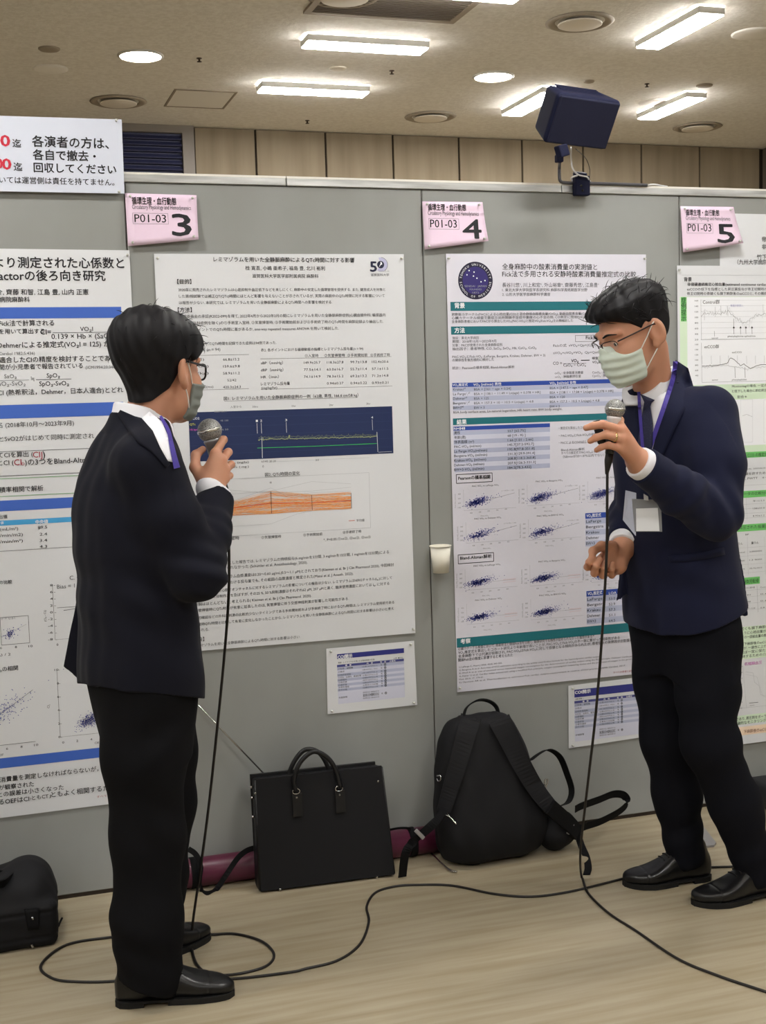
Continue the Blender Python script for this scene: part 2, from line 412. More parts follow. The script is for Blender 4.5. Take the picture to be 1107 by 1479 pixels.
for px, py, lab in ((171, 146, 'round ceiling vent left, near the dark louvred window'), (622, 168, 'round ceiling vent left of the speaker'),
                    (838, 31, 'round ceiling vent at top, beside the slanting lamp'), (1008, 183, 'round ceiling vent farthest right, above the beige wall'),
                    (498, -6, 'round ceiling vent cut off by the top edge')):
    c = onz(px, py, CEIL); t = thing('ceiling_vent', lab, 'vent', (c[0], c[1], CEIL), 'round ceiling vents')
    b = MB(); b.add(*lathe_vf([(.15, 0), (.155, .004), (.135, .012), (.115, .004), (.112, .001)], (c[0], c[1], CEIL), (0, 0, -1), 40, False), M_ventring, True); b.build('rim', t)
    b = MB(); b.add(*lathe_vf([(0, .018), (.095, .018), (.1, .016), (.1, .012), (.0, .012)], (c[0], c[1], CEIL), (0, 0, -1), 40, False), M_ventdisc, True); b.build('disc', t)
# air grille
a0, a1, a2 = onz(438, 16, CEIL), onz(655, 31, CEIL), onz(446, -6, CEIL)
gx0, gx1, gy1 = a0[0], a1[0], (a0[1]+a1[1])/2; gy0 = gy1-.5
t = thing('air_grille', 'large rectangular air grille in the ceiling at the top edge', 'grille', ((gx0+gx1)/2, gy1, CEIL))
b = MB(); w = .03
for q in (xbox(gx0, gx1, gy1-w, gy1, CEIL-.012, CEIL), xbox(gx0, gx1, gy0, gy0+w, CEIL-.012, CEIL), xbox(gx0, gx0+w, gy0+w, gy1-w, CEIL-.012, CEIL), xbox(gx1-w, gx1, gy0+w, gy1-w, CEIL-.012, CEIL)): b.add(*q, mat('grille_frame', (150, 138, 122), .6))
b.build('frame', t)
b = MB(); b.add(*xbox(gx0+w, gx1-w, gy0+w, gy1-w, CEIL-.004, CEIL-.001), mat('grille_dark', (84, 75, 66), .8)); y = gy0+w+.01
while y < gy1-w: b.add(*xbox(gx0+w, gx1-w, y, y+.008, CEIL-.01, CEIL-.004), mat('grille_slat', (112, 102, 90), .7)); y += .022
b.build('slats', t)
# access hatch
c = onz(289, 143, CEIL); hx, hy = .17, .2
t = thing('access_hatch', 'square access hatch outlined in the ceiling near the round vent', 'hatch', (c[0], c[1], CEIL))
b = MB(); w = .012; M_h = mat('hatch_line', (132, 120, 104), .7)
for q in (xbox(c[0]-hx, c[0]+hx, c[1]-hy, c[1]-hy+w, CEIL-.004, CEIL), xbox(c[0]-hx, c[0]+hx, c[1]+hy-w, c[1]+hy, CEIL-.004, CEIL), xbox(c[0]-hx, c[0]-hx+w, c[1]-hy+w, c[1]+hy-w, CEIL-.004, CEIL), xbox(c[0]+hx-w, c[0]+hx, c[1]-hy+w, c[1]+hy-w, CEIL-.004, CEIL)): b.add(*q, M_h)
b.build('hatch_frame', t)
b = MB(); b.add(*xbox(c[0]-hx+w, c[0]+hx-w, c[1]-hy+w, c[1]+hy-w, CEIL-.002, CEIL), mat('hatch_leaf', (222, 217, 209), .9)); b.build('hatch_leaf', t)
# sprinklers, detectors
M_br = mat('dark_brass', (74, 62, 52), .4, metal=.6)
for px, py, lab in ((288, 85, 'small dark sprinkler head right of the lit downlight by the notice'), (444, 175, 'small dark sprinkler head under the lamp nearest the wall'),
                    (566, 103, 'small dark sprinkler head below the lamp under the grille'), (935, 122, 'small dark sprinkler head right of the dark speaker')):
    c = onz(px, py-1, CEIL)
    b = MB(); b.add(*lathe_vf([(.014, 0), (.013, .003), (.005, .004), (.005, .014), (.012, .016), (.012, .018), (.0, .019)], (c[0], c[1], CEIL), (0, 0, -1), 14, False), M_br, True)
    b.build('sprinkler_head', None, (c[0], c[1], CEIL), lab, 'sprinkler', 'sprinkler heads')
for px, py, r, m, lab in ((71, 70, .05, M_ventring, 'small brown detector disc above the left end of the notice'), (73, 99, .085, mat('plate_pale', (228, 224, 217), .8), 'pale round cover plate below the brown detector disc'),
                          (488, 98, .045, mat('plate_white', (205, 196, 180), .7), 'small white detector between the two level lamps'), (851, 117, .03, M_ventring, 'tiny dark detector above the speaker'),
                          (1018, 123, .045, M_ventring, 'small dark detector above the lower right slanting lamp'), (1088, 48, .1, mat('plate_pale', (228, 224, 217), .8), 'pale round cover plate at the right edge'),
                          (944, 147, .085, mat('plate_pale', (228, 224, 217), .8), 'pale round cover plate beside the lower right lamp')):
    c = onz(px, py, CEIL)
    b = MB(); b.add(*lathe_vf([(r, 0), (r, .004), (r*.9, .008), (r*.4, .012), (0, .012)], (c[0], c[1], CEIL), (0, 0, -1), 24, False), m, True)
    b.build('ceiling_detector' if r < .06 else 'cover_plate', None, (c[0], c[1], CEIL), lab, 'detector' if r < .06 else 'cover plate')
# ------------------------------------------------------------------ print: lettering, bands, lines on paper
_GL = {}
def strokes(bold):        # overprinting that thickens a line of type
    e = bold*.9; return [(0, 0)] if not bold else [(-e, 0), (e, 0)] if bold <= .009 else [(-e, 0), (e, 0), (0, e), (0, -e)]
def glyph_line(s, bold=0):
    k = (s, bold)
    if k in _GL: return _GL[k]
    c = bpy.data.curves.new('txt', 'FONT'); c.body = s; c.resolution_u = 2
    o = bpy.data.objects.new('txt', c); COL.objects.link(o)
    me = bpy.data.meshes.new_from_object(o.evaluated_get(bpy.context.evaluated_depsgraph_get()))
    v = np.zeros(len(me.vertices)*3); me.vertices.foreach_get('co', v); v = v.reshape(-1, 3)[:, :2]
    f = [tuple(p.vertices) for p in me.polygons]; flip = len(me.polygons) > 0 and me.polygons[0].normal.z < 0
    if flip: f = [q[::-1] for q in f]
    bpy.data.objects.remove(o); bpy.data.curves.remove(c); bpy.data.meshes.remove(me)
    _GL[k] = (v, f); return v, f
class Print:
    """one sheet on a wall plane y; positions are read off the photograph through a view (x0, y0, zoom)"""
    def __init__(s, y, disp=None): s.y = y; s.parts = {}; s.disp = disp; s.view = (0, 0, 1); s.rot = 0.0
    def V(s, x0, y0, k): s.view = (x0, y0, k); return s
    def xz(s, x, y): a, b_, k = s.view; p = at(a+x/k, b_+y/k, s.y); return p[[0, 2]]
    def put(s, part, v2, f, m, lay):
        v = np.stack([v2[:, 0], np.full(len(v2), s.y-lay), v2[:, 1]], 1)
        if s.disp: v[:, 1] += s.disp(v2)
        s.parts.setdefault(part, MB()).add(v, f, m)
    def T(s, txt, x0, y0, x1=None, h=None, m=None, bold=0.0, part='lettering', up=None):
        """baseline from (x0,y0); x1 the right end; h cap height in view pixels when given"""
        m = m or INK; v, f = glyph_line(txt)
        if not len(v): return
        a = s.xz(x0, y0); wv = v[:, 0].max()-v[:, 0].min(); v = v-[v[:, 0].min(), 0]
        kx = (s.xz(x1, y0)[0]-a[0])/wv if x1 is not None else None
        if h is not None: ky = (s.xz(x0, y0-h)[1]-a[1])/.73
        else: ky = kx
        if kx is None: kx = ky
        for j, of in enumerate(strokes(bold)):
            q = (v+of)*[kx, ky]
            if up: c_, s_ = math.cos(up), math.sin(up); q = q@np.array([[c_, s_], [-s_, c_]])
            s.put(part, a+q, f, m, .0010+j*4e-5)
    def R(s, x0, y0, x1, y1, m, part='heading_band', lay=.0005):
        a, c = s.xz(x0, y0), s.xz(x1, y1); part = '%s#b%d' % (part, len(s.parts))
        s.put(part, np.array([[a[0], c[1]], [c[0], c[1]], [c[0], a[1]], [a[0], a[1]]]), [(0, 1, 2, 3)], m, lay)
    def RW(s, x0, y0, x1, y1, m, part='table_shading', lay=.0004):
        a, c = s.xz(x0, y0), s.xz(x0, y1); e = s.xz(x1, y0); part = part if '#' in part else '%s#%d' % (part, round(a[0]*50)) if part == 'table_shading' else '%s#b%d' % (part, len(s.parts))
        s.put(part, np.array([[a[0], c[1]], [e[0], c[1]], [e[0], a[1]], [a[0], a[1]]]), [(0, 1, 2, 3)], m, lay)
    def Lm(s, P, w, m, part='lettering', lay=.0008):
        P = np.asarray(P, float)
        if len(P) < 2: return
        d = np.gradient(P, axis=0); d = d/np.maximum(np.linalg.norm(d, axis=1, keepdims=True), 1e-9); n = np.stack([-d[:, 1], d[:, 0]], 1)
        v = np.concatenate([P-n*w/2, P+n*w/2]); k = len(P)
        s.put(part, v, [(i, i+1, k+i+1, k+i) for i in range(k-1)], m, lay)
    def L(s, pts, w, m=None, part='lettering', lay=.0008): s.Lm([s.xz(*p) for p in pts], w, m or INK, part, lay)
    def LH(s, x0, y0, x1, w, m=None, part='lettering'):     # level rule
        a = s.xz(x0, y0); b_ = s.xz(x1, y0); s.Lm([a, (b_[0], a[1])], w, m or INK, part)
    def F(s, x0, y0, x1, y1, w, m=None, part='lettering'):
        a, c = s.xz(x0, y0), s.xz(x1, y1); m = m or INK
        for p, q in (((a[0], a[1]), (c[0], a[1])), ((a[0], c[1]), (c[0], c[1])), ((a[0], a[1]), (a[0], c[1])), ((c[0], a[1]), (c[0], c[1]))): s.Lm([p, q], w, m, part)
    def dots(s, P, r, m, part, k=5):
        a = np.linspace(0, 2*np.pi, k, endpoint=False); ring = np.stack([np.cos(a), np.sin(a)], 1)*r; P = np.asarray(P)
        v = (P[:, None]+ring[None]).reshape(-1, 2); s.put(part, v, [tuple(i*k+j for j in range(k)) for i in range(len(P))], m, .0009)
    def finish(s, name, label, cat, corners, m, group=None, nu=2, nv=2, th=.0006, pins=True):
        """corners: wall points (x,z) tl,tr,br,bl"""
        tl, tr, br, bl = map(np.asarray, corners); c = (tl+tr+br+bl)/4
        t = thing(name, label, cat, (c[0], s.y, c[1]), group)
        u, w = np.meshgrid(np.linspace(0, 1, nu), np.linspace(0, 1, nv)); u = u.reshape(-1, 1); w = w.reshape(-1, 1)
        g = (tl*(1-u)+tr*u)*(1-w)+(bl*(1-u)+br*u)*w; G = np.stack([g[:, 0], np.full(len(g), s.y), g[:, 1]], 1)
        if s.disp: G[:, 1] += s.disp(g)
        v, f = slab_vf(G, nv, nu, th, np.array([0, 1., 0])); b = MB(); b.add(v, f, m, nu > 2); b.build('sheet', t)
        for k, mb in s.parts.items():
            o = mb.build(k.split('#')[0], t)
        if pins:
            for q in (tl, tr, br, bl):
                b = MB()
                p = q+(c-q)/np.linalg.norm(c-q)*.016; yy = s.y+(s.disp(p[None])[0] if s.disp else 0)
                b.add(*lathe_vf([(0, 0), (.0035, 0), (.002, .003), (.004, .007), (0, .008)], (p[0], yy-.0012, p[1]), (0, -1, 0), 10, False), mat('clear_pin', (214, 214, 208), .25, spec=.6), True)
                b.build('push_pin', t)
        return t
INK = mat('ink_black', (26, 26, 32), .7)
INK2 = mat('ink_grey', (78, 80, 86), .7)
INK3 = mat('ink_pale', (150, 152, 158), .7)
BLUE = mat('ink_blue_band', (62, 100, 190), .6); LBLUE = mat('ink_sky_blue', (70, 160, 215), .6)
NAVY = mat('ink_navy_chart', (24, 40, 84), .6); RED = mat('ink_red', (196, 40, 62), .6); CRIM = mat('ink_crimson', (160, 50, 70), .6)
TEAL = mat('ink_teal_band', (24, 108, 118), .6); TBLUE = mat('ink_table_blue', (40, 72, 160), .6)
SH1 = mat('ink_table_shade_dark', (178, 184, 210), .7); SH2 = mat('ink_table_shade', (206, 208, 226), .7)
GRN = mat('ink_green_box', (112, 196, 108), .6); PGRN = mat('ink_pale_green', (212, 232, 206), .7); GLINE = mat('ink_green_line', (90, 160, 90), .6)
ORG_ = mat('ink_orange', (236, 170, 110), .6); ORD = mat('ink_orange_deep', (214, 84, 40), .6); WHT = mat('ink_white', (238, 240, 245), .6)
DOT = mat('ink_dot_blue', (44, 56, 150), .6); INDIGO = mat('ink_indigo', (48, 38, 108), .6); PINKT = mat('ink_magenta', (200, 80, 180), .6)
PEACH = mat('ink_peach', (238, 214, 190), .7); YEL = mat('ink_yellow', (220, 220, 60), .6); CGRN = mat('ink_trace_green', (60, 200, 90), .6); TRACE = mat('ink_trace_olive', (190, 200, 130), .6)
PAPER = mat('poster_paper', (216, 218, 222), .55, spec=.3); PAPER2 = mat('poster_paper_cool', (214, 213, 224), .5, spec=.35)
PINK = mat('pink_card', (230, 206, 226), .6, spec=.3); CARDW = mat('notice_card_white', (208, 213, 227), .5, spec=.35)
def W(px, py, y=0.0): p = at(px, py, y); return p[[0, 2]]

# -------- notice at upper left
p = Print(-.016).V(0, 160, 5.826)
p.T('0', 8, 296, 84, m=RED, bold=.03, h=96); p.T('迄', 106, 302, 178, bold=.012)
p.T('0', -40, 486, 22, m=RED, bold=.03, h=92); p.T('0', 22, 492, 94, m=RED, bold=.03, h=94); p.T('迄', 116, 500, 188, bold=.012)
p.T('各演者の方は、', 272, 294, 915, bold=.02); p.T('各自で撤去・', 279, 404, 806, bold=.02); p.T('回収してください', 286, 510, 978, bold=.02)
p.T('いては運営側は責任を持てません。', -4, 604, 962, bold=.008)
tr = W(175.8, 172.6, -.016); br = W(180, 279.5, -.016); tl = (tr[0]-.84, W(0, 163, -.016)[1]-.012); bl = (br[0]-.84, br[1]-.003)
p.finish('notice_board', 'white notice with red digits and large black Japanese lettering above the panel top', 'notice', (tl, tr, br, bl), CARDW, th=.005)

# -------- numbered pink cards
def card(num, view, c, fr, lab, y=-.006):
    tl, tr, br, bl = [W(*q, y) for q in c]
    def disp(q):
        u = np.clip((q[:, 0]-tl[0])/(tr[0]-tl[0]), 0, 1.1); w = np.clip((tl[1]-q[:, 1])/(tl[1]-bl[1]), 0, 1.1)
        return -.002-.022*w**2*u**1.5-.006*w*(1-u)
    p = Print(y, disp).V(*view); a = fr
    p.T('循環生理・血行動態', a['x0'], a['y1'], a['x1'], h=a['h1'], bold=.018)
    p.T('Circulatory Physiology and Hemodynamics', a['x0'], a['y2'], a['x2'], h=a['h2'], m=INK2)
    p.F(*a['box'], .0007, INK2); p.T('P01-03', *a['p'], bold=.004, h=a['hp'])
    p.T(str(num), *a['n'], bold=.014, h=a['hn'])
    p.finish('number_card', lab, 'number card', (tl, tr, br, bl), PINK, 'pink number cards above the posters', 9, 9, .0008)
card(3, (0, 0, 1.977), [(180.5, 279), (284, 282), (285.5, 347), (184.5, 356)],
     dict(x0=377, y1=582, x1=503, h1=17, y2=597, x2=545, h2=13, box=(378, 609, 480, 641), p=(384, 635, 474), hp=24, n=(492, 674, 545), hn=66),
     'pink card with the large number 3, curling at its lower edge', -.006)
card(4, (547, 0, 1.977), [(610, 291), (697, 292), (703, 349), (612.5, 361)],
     dict(x0=140, y1=599, x1=249, h1=15, y2=614, x2=285, h2=13, box=(142, 624, 228, 656), p=(146, 650, 222), hp=24, n=(239, 682, 290), hn=58),
     'pink card with the large number 4, curling at its lower edge', -.006)
card(5, (547, 0, 1.977), [(983, 298), (1059.5, 299), (1070, 352), (985.5, 365)],
     dict(x0=876, y1=614, x1=972, h1=14, y2=628, x2=1003, h2=12, box=(878, 638, 952, 667), p=(881, 661, 948), hp=23, n=(965, 694, 1011), hn=57),
     'pink card with the large number 5, curling at its lower edge', -.014)

# -------- poster with blue bands, far left
p = Print(-.004).V(0, 340, 4.108)
p.T('fより測定された心係数と', -62, 187, 737, bold=.02); p.T('actorの後ろ向き研究', -8, 264, 626, bold=.02)
p.T('介, 齊藤 和智, 江島 豊, 山内 正憲', -22, 351, 526, bold=.012); p.T('病院麻酔科', -2, 394, 177, bold=.012)
p.R(-160, 428, 722, 489, BLUE)
p.T('Fick法で計算される', -6, 536, 322, bold=.012); p.T('を用いて算出する', -4, 583, 264, bold=.012)
p.T('CI=', 240, 588, 303, bold=.01); p.T('VO₂I', 476, 568, 552, bold=.008); p.LH(312, 578, 720, .0012); p.T('0.139 × Hb × (SaO₂-SvO₂)', 306, 615, 790, bold=.008)
p.T('Dehmerによる推定式(VO₂I = 125) から', -14, 667, 690, bold=.012); p.T('J Cardiol 1982;5:436)', -22, 711, 207, m=INK2)
p.T('適合したCIの精度を検討することである', -4, 754, 690, bold=.012); p.T('間が小児患者で報告されている', -4, 795, 492, bold=.012); p.T('(ICM1994;20:346)', 508, 792, 690, m=INK2)
p.T('SaO₂', 26, 848, 99, m=INK2); p.LH(-30, 862, 172, .0009); p.T('SaO₂-SvO₂', -26, 894, 152, m=INK2); p.T('≒', 184, 866, 204)
p.T('SpO₂', 278, 844, 356, bold=.012); p.LH(214, 857, 424, .0012); p.T('SpO₂-SvO₂', 234, 893, 410, bold=.012)
p.T('CI (熱希釈法，Dehmer，日本人適合)とどれ', -12, 948, 732, bold=.01)
p.R(-160, 1012, 735, 1066, BLUE)
p.T('名 (2018年10月～2023年9月)', -16, 1140, 440, bold=.006); p.T('とSvO2がはじめて同時に測定され', -4, 1222, 560, bold=.006)
p.LH(-160, 1290, 560, .0012); p.T('てCIを算出 (', -12, 1318, 196, bold=.01); p.T('CI', 196, 1318, 238, m=CRIM, bold=.01); p.T('J', 240, 1318, 252, m=CRIM, bold=.01); p.T(')', 254, 1318, 268, bold=.01)
p.T('とCI (', -12, 1364, 82, bold=.01); p.T('CI', 84, 1364, 128, m=CRIM, bold=.01); p.T('D', 130, 1364, 146, m=CRIM, bold=.01); p.T(')の3つをBland-Altman', 148, 1362, 560, bold=.01)
p.LH(-160, 1436, 560, .0014); p.LH(-160, 1452, 560, .0014, GLINE)
p.V(0, 680, 2.96)
p.T('積率相関で解析', -2, 92, 186, bold=.012); p.LH(-160, 118, 420, .0014, GLINE)
p.R(-160, 136, 420, 152, BLUE); p.T('出値', -4, 204, 32, bold=.01)
p.RW(-160, 222, 420, 244, LBLUE, 'table_heading'); p.T('値', 2, 228, 16, m=WHT, bold=.01); p.T('中央値', 152, 226, 206, m=WHT, bold=.02)
for i, (u, v) in enumerate((('(mL/m²)', '89.5'), ('/min/m2)', '2.4'), ('/min/m²)', '3.4'), ('', '4.3'))):
    y = 258+i*26.5
    if u: p.T(u, 0, y-1, (78, 98, 98)[i], h=14, bold=.006)
    p.T(v, 162+(i > 0)*8, y-10+(i > 0)*3, 202, h=13, bold=.006)
p.LH(-160, 354, 420, .001)
p.T('の比較', -2, 484, 52, bold=.012); p.T('C. CI', 298, 466, 350, bold=.008); p.T('Bias = 1.01', 244, 504, 352, m=INK2)
# charts
def axes(p, part, x0, y0, x1, y1, w=.0008, m=None): a = p.xz(x0, y0); c = p.xz(x0+2, y1); d = p.xz(x1, y1); p.Lm([(c[0], a[1]), (c[0], c[1]), (d[0], c[1])], w, m or INK, part)
def cloud(p, part, cx, cy, sx_, sy_, th, n, r, m, seed=1):
    g = np.random.default_rng(seed); o = p.xz(cx, cy); ex = p.xz(cx+sx_, cy)[0]-o[0]; ez = o[1]-p.xz(cx, cy+sy_)[1]
    q = g.normal(size=(n, 2))*[ex, ez]; q[:, 0] += (g.random(n) > .88)*np.abs(g.normal(size=n))*ex*1.8
    c_, s_ = math.cos(th), math.sin(th); p.dots(o+q@np.array([[c_, s_], [-s_, c_]]), r, m, part)
axes(p, 'bias_chart', 234, 486, 420, 722)
for k, l in enumerate(('8', '6', '4', '2', '0', '-2', '-4', '-6', '-8')): y = 490+k*29; p.T(l, 222-8*len(l), y+4, 226, h=10, part='bias_chart'); p.L([(229+k*1.0, y), (236+k*1.0, y)], .0008, part='bias_chart')
p.LH(244, 586, 420, .001, part='bias_chart'); p.L([(272, 597), (330, 588), (420, 575)], .0014, INK2, 'bias_chart'); p.T('0', 242, 748, 250, h=10, part='bias_chart'); p.T('(CI₀ - CIⱼ)', 198, 644, None, 9, up=math.pi/2, part='bias_chart')
p.F(0, 628, 127, 735, .001, part='inset_chart'); cloud(p, 'inset_chart', 42, 698, 12, 9, .55, 110, .0012, DOT, 3); p.L([(60, 682), (112, 656)], .0007, INK3, 'inset_chart'); p.T('r = 0.61', 8, 638, 64, m=INK3, part='inset_chart')
for l, x in (('6', 0), ('8', 64), ('10', 122)): p.T(l, x, 762-x*.06, x+9*len(l), h=10, part='inset_chart')
p.T('ᵢ) / 2', 0, 792, 46, h=11, part='inset_chart')
p.T('₀の相関', -2, 857, 78, bold=.012)
cloud(p, 'oef_chart', -10, 1040, 60, 24, .5, 260, .0014, DOT, 4); p.L([(-60, 1086), (140, 936)], .001, INK2, 'oef_chart'); p.L([(-60, 1180), (152, 1157)], .001, INK, 'oef_chart')
for l, x in (('6', 26), ('8', 88), ('10', 146)): p.T(l, x, 1196-x*.13, x+9*len(l), h=10, part='oef_chart')
p.T('EF', -4, 1220, 16, h=10, part='oef_chart')
axes(p, 'correlation_chart', 256, 850, 460, 1138)
for k, l in enumerate(('10', '8', '6', '4', '2', '0')): y = 852+k*57.4; p.T(l, 242-9*(len(l)-1)+k*1.6, y+4, 250+k*1.6, h=10, part='correlation_chart'); p.L([(248+k*2, y), (256+k*2, y)], .0008, part='correlation_chart')
for l, x in (('0', 266), ('2', 326), ('4', 386)): p.T(l, x, 1166-(x-266)*.11, x+9, h=10, part='correlation_chart')
cloud(p, 'correlation_chart', 378, 1068, 26, 12, .45, 420, .0012, DOT, 5); p.T('CIⱼ', 212, 1014, None, 10, up=math.pi/2, part='correlation_chart'); p.T('OEF', 405, 1168, 432, h=10, part='correlation_chart')
p.R(-160, 1247, 520, 1215, BLUE)
p.T('消費量を測定しなければならないが，VO₂', 0, 1330, 486, bold=.012); p.T('が観察された', -4, 1364, 146, bold=.012); p.T('との誤差は小さくなった', -8, 1394, 274, bold=.012); p.T('るOEFはCI', -4, 1426, 126, bold=.012); p.T('T', 127, 1408, 135, bold=.006); p.T('ともCT', 137, 1406, 208, bold=.012); p.T('J', 210, 1396, 218, bold=.006, h=12); p.T('ともよく相関するため', 220, 1394, 494, bold=.012); p.T('すべての患者で', 414, 1398, 520, m=CRIM, h=8)
tr = W(187, 361.5, -.004); br = W(212, 1150, -.004); q = W(0, 1180.5, -.004)
p.finish('research_poster', 'poster with royal blue bands behind the man on the left', 'poster', ((tr[0]-.80, W(0, 358, -.004)[1]), tr, (tr[0]+.004, q[1]), (tr[0]-.80, q[1]-.004)), PAPER, 'research posters')

# -------- poster 3
p = Print(-.004).V(210, 350, 2.7675)
p.T('レミマゾラムを用いた全静脈麻酔によるQTc時間に対する影響', 273, 76, 836, bold=.012); p.T('桂 寛吾, 小嶋 亜希子, 福島 豊, 北川 裕利', 400, 110, 718, bold=.004); p.T('滋賀医科大学医学部附属病院 麻酔科', 428, 141, 692, bold=.004)
p.T('【目的】', 128, 165, 184, bold=.015); p.T('2020年に発売されたレミマゾラムは心筋抑制や血圧低下などを来しにくく, 麻酔中の安定した循環管理を提供する. また, 健常成人を対象と', 132, 195, 960)
p.T('した第Ⅰ相試験では補正QT(QTc)時間にほとんど影響を与えないことが示されているが, 実際の麻酔中のQTc時間に対する影響について', 134, 221, 957); p.T('は報告が少ない. 本研究では, レミマゾラムを用いた全静脈麻酔によるQTc時間への影響を検討する.', 135, 247, 748)
p.T('【方法】', 130, 278, 186, bold=.015); p.T('倫理委員会の承認(R2022-099)を得て, 2022年4月から2023年3月の間にレミマゾラムを用いた全静脈麻酔症例(心臓血管外科, 循環器内', 136, 302, 960)
p.T('科, 小児外科症例を除く)の①手術室入室時, ②気管挿管時, ③手術開始前および④手術終了時のQTc時間を麻酔記録より抽出した.', 138, 329, 952); p.T('各ポイントでのQTc時間に差があるか, one-way repeated measures ANOVA を用いて検討した.', 180, 355, 774)
p.T('【結果】', 132, 386, 188, bold=.015); p.T('4ポイントでQTc時間を記録できた症例は94例であった.', 190, 411, 524); p.T('表1. 患者背景 (n = 94)', 140, 436, 300, m=INK2)
p.LH(140, 453, 414, .0007); p.LH(140, 592, 414, .0007)
for i, (a, b_) in enumerate((('年齢(歳)', '66.8±15.2'), ('身長(cm)', '159.6±9.8'), ('体重(kg)', '58.9±11.2'), ('男/女', '52/42'), ('術前QTc時間(ms)', '420.3±24.3'))):
    y = 474+i*27.7; p.T(a, 145, y, min(145+18*len(a), 272), h=10); p.T(b_, 311+(i == 3)*17, y-1, (376, 378, 378, 364, 382)[i], h=10)
p.T('表2. 各ポイントにおける循環動態の指標とレミマゾラム投与量(n = 94)', 462, 436, 872); p.LH(460, 466, 984, .0007); p.LH(462, 588, 988, .0007)
for l, x0, x1 in (('①入室時', 638, 692), ('②気管挿管時', 716, 798), ('③手術開始前', 808, 888), ('④手術終了時', 900, 978)): p.T(l, x0, 459-(x0-638)*.012, x1)
rows = (('sBP（mmHg）', '149.9±25.7', '118.3±27.8', '99.7±13.8', '102.4±20.6'), ('dBP（mmHg）', '77.5±14.1', '63.0±16.7', '55.7±11.4', '57.1±11.5'), ('HR（/min）', '74.1±14.9', '78.3±15.2', '69.2±13.2', '71.2±14.8'), ('レミマゾラム投与量', '', '0.94±0.27', '0.94±0.22', '0.93±0.21'))
for i, r_ in enumerate(rows):
    y = 488+i*28; p.T(r_[0], 462, y, (550, 552, 534, 578)[i], h=11)
    for j, s_ in enumerate(r_[1:]):
        if s_: x = (634, 726, 820, 906)[j]; p.T(s_, x, y-2-j*1.2, x+66, h=10)
p.T('(mg/kg/hr)', 464, 587, 527, h=10)
p.T('図1. レミマゾラムを用いた全静脈麻酔症例の一例（62歳, 男性, 166.6 cm/58 kg）', 314, 631, 852, bold=.006); p.LH(316, 635, 850, .0007)
for l, x, y, x1 in (('入室から', 340, 662, 384), ('30m', 428, 661, 450), ('1hr', 586, 658, 602), ('2hr', 735, 654, 752), ('3hr', 884, 649, 900)): p.T(l, x, y, x1, h=8, m=INK2)
_a, _c = p.xz(172, 680), p.xz(992, 843); p.put('monitor_chart', np.array([[_a[0], _c[1]], [_c[0], _c[1]], [_c[0], _a[1]], [_a[0], _a[1]]]), [(0, 1, 2, 3)], NAVY, .0005)
C_ = 'monitor_chart'
for i in range(5): p.LH(176, 706+i*36, 986, .0006, mat('ink_grid_navy', (40, 60, 104), .6), C_)
p.T('etCO2', 178, 709, 216, m=WHT, h=9, part=C_); p.T('QTc', 178, 732, 200, m=YEL, h=9, part=C_); p.T('HR bpm', 178, 753, 210, m=PINKT, h=8, part=C_); p.T('2022/09/06 3:11', 276, 680, 326, m=INK3, h=7, part=C_)
for y, l in ((716, '48 100'), (752, '46 50')): p.T(l, 300, y, 332, m=INK3, h=7, part=C_)
g = np.random.default_rng(11); xs_ = np.linspace(452, 926, 230)
p.L([(x, 788-(x-452)*.024+g.normal()*(3.4 if x < 500 else 1.6)-(14 if abs(x-576) < 2 else 0)) for x in xs_], .0012, TRACE, C_)
p.L([(x, 780-(x-452)*.02+g.normal()*2.2-(7 if (int(x) % 29) < 2 else 0)) for x in xs_], .0007, mat('ink_trace_dim', (140, 150, 110), .6), C_)
p.L([(448, 822), (520, 820), (700, 814), (926, 804)], .0013, CGRN, C_)
p.L([(468, 862), (466, 778)], .0012, WHT, C_); p.L([(930, 838), (926, 758)], .0012, WHT, C_); p.L([(932, 839), (986, 836)], .0008, WHT, C_)
for l, x in (('1', 446), ('2', 463), ('3', 563), ('4', 907)):
    y = 716-(x-446)*.03; p.L([(x, y+6), (x+2, y+48)], .0009, WHT, C_); p.T(l, x-4, y+2, x+4, m=WHT, h=9, part=C_)
p.T('レミマゾラム (mg/hr)', 270, 888, 414, h=9); p.T('フェンタニル ( mg )', 270, 906, 414, h=9); p.LH(490, 878, 896, .0005, INK3); p.T('6040', 464, 880, 490, h=8, m=INK2); p.T('20 20', 496, 879, 522, h=8, m=INK2); p.T('20', 680, 874, 694, h=8, m=INK2); p.T('0', 468, 900, 474, h=9, m=INK2)
p.V(260, 650, 3.075)
p.T('図2. QTc時間の変化', 378, 116, 533, bold=.006); p.LH(378, 120, 533, .0007)
C_ = 'spaghetti_chart'; p.F(100, 135, 847, 345, .0006, INK3, C_)
X4 = np.array([222, 404, 585, 760.])
mean = np.array([258, 236, 235, 224.]); lo_ = np.array([292, 285, 270, 262.]); hi_ = np.array([230, 180, 196, 186.])
for i in range(70):
    u = np.clip(.5+g.normal()*.24+g.normal(size=4)*.12, .02, .98); p.L(list(zip(X4, lo_+(hi_-lo_)*u)), .0008, ORG_ if i % 3 else mat('ink_orange_mid', (228, 140, 84), .6), C_, .0006+i*2e-6)
p.L(list(zip(X4, mean)), .0022, ORD, C_, .0009)
for i in range(4): p.L([(X4[i], hi_[i]+4), (X4[i]+3, lo_[i]-4)], .0014, mat('ink_dark_dots', (60, 40, 40), .6), C_, .001)
for q in ([(222, 178), (404, 190), (585, 182), (760, 165)], [(222, 196), (404, 182), (585, 140), (760, 150)], [(222, 340), (404, 328), (520, 284), (585, 270)], [(222, 230), (404, 168), (470, 204), (585, 190), (760, 182)]): p.L(q, .0005, INK3, C_)
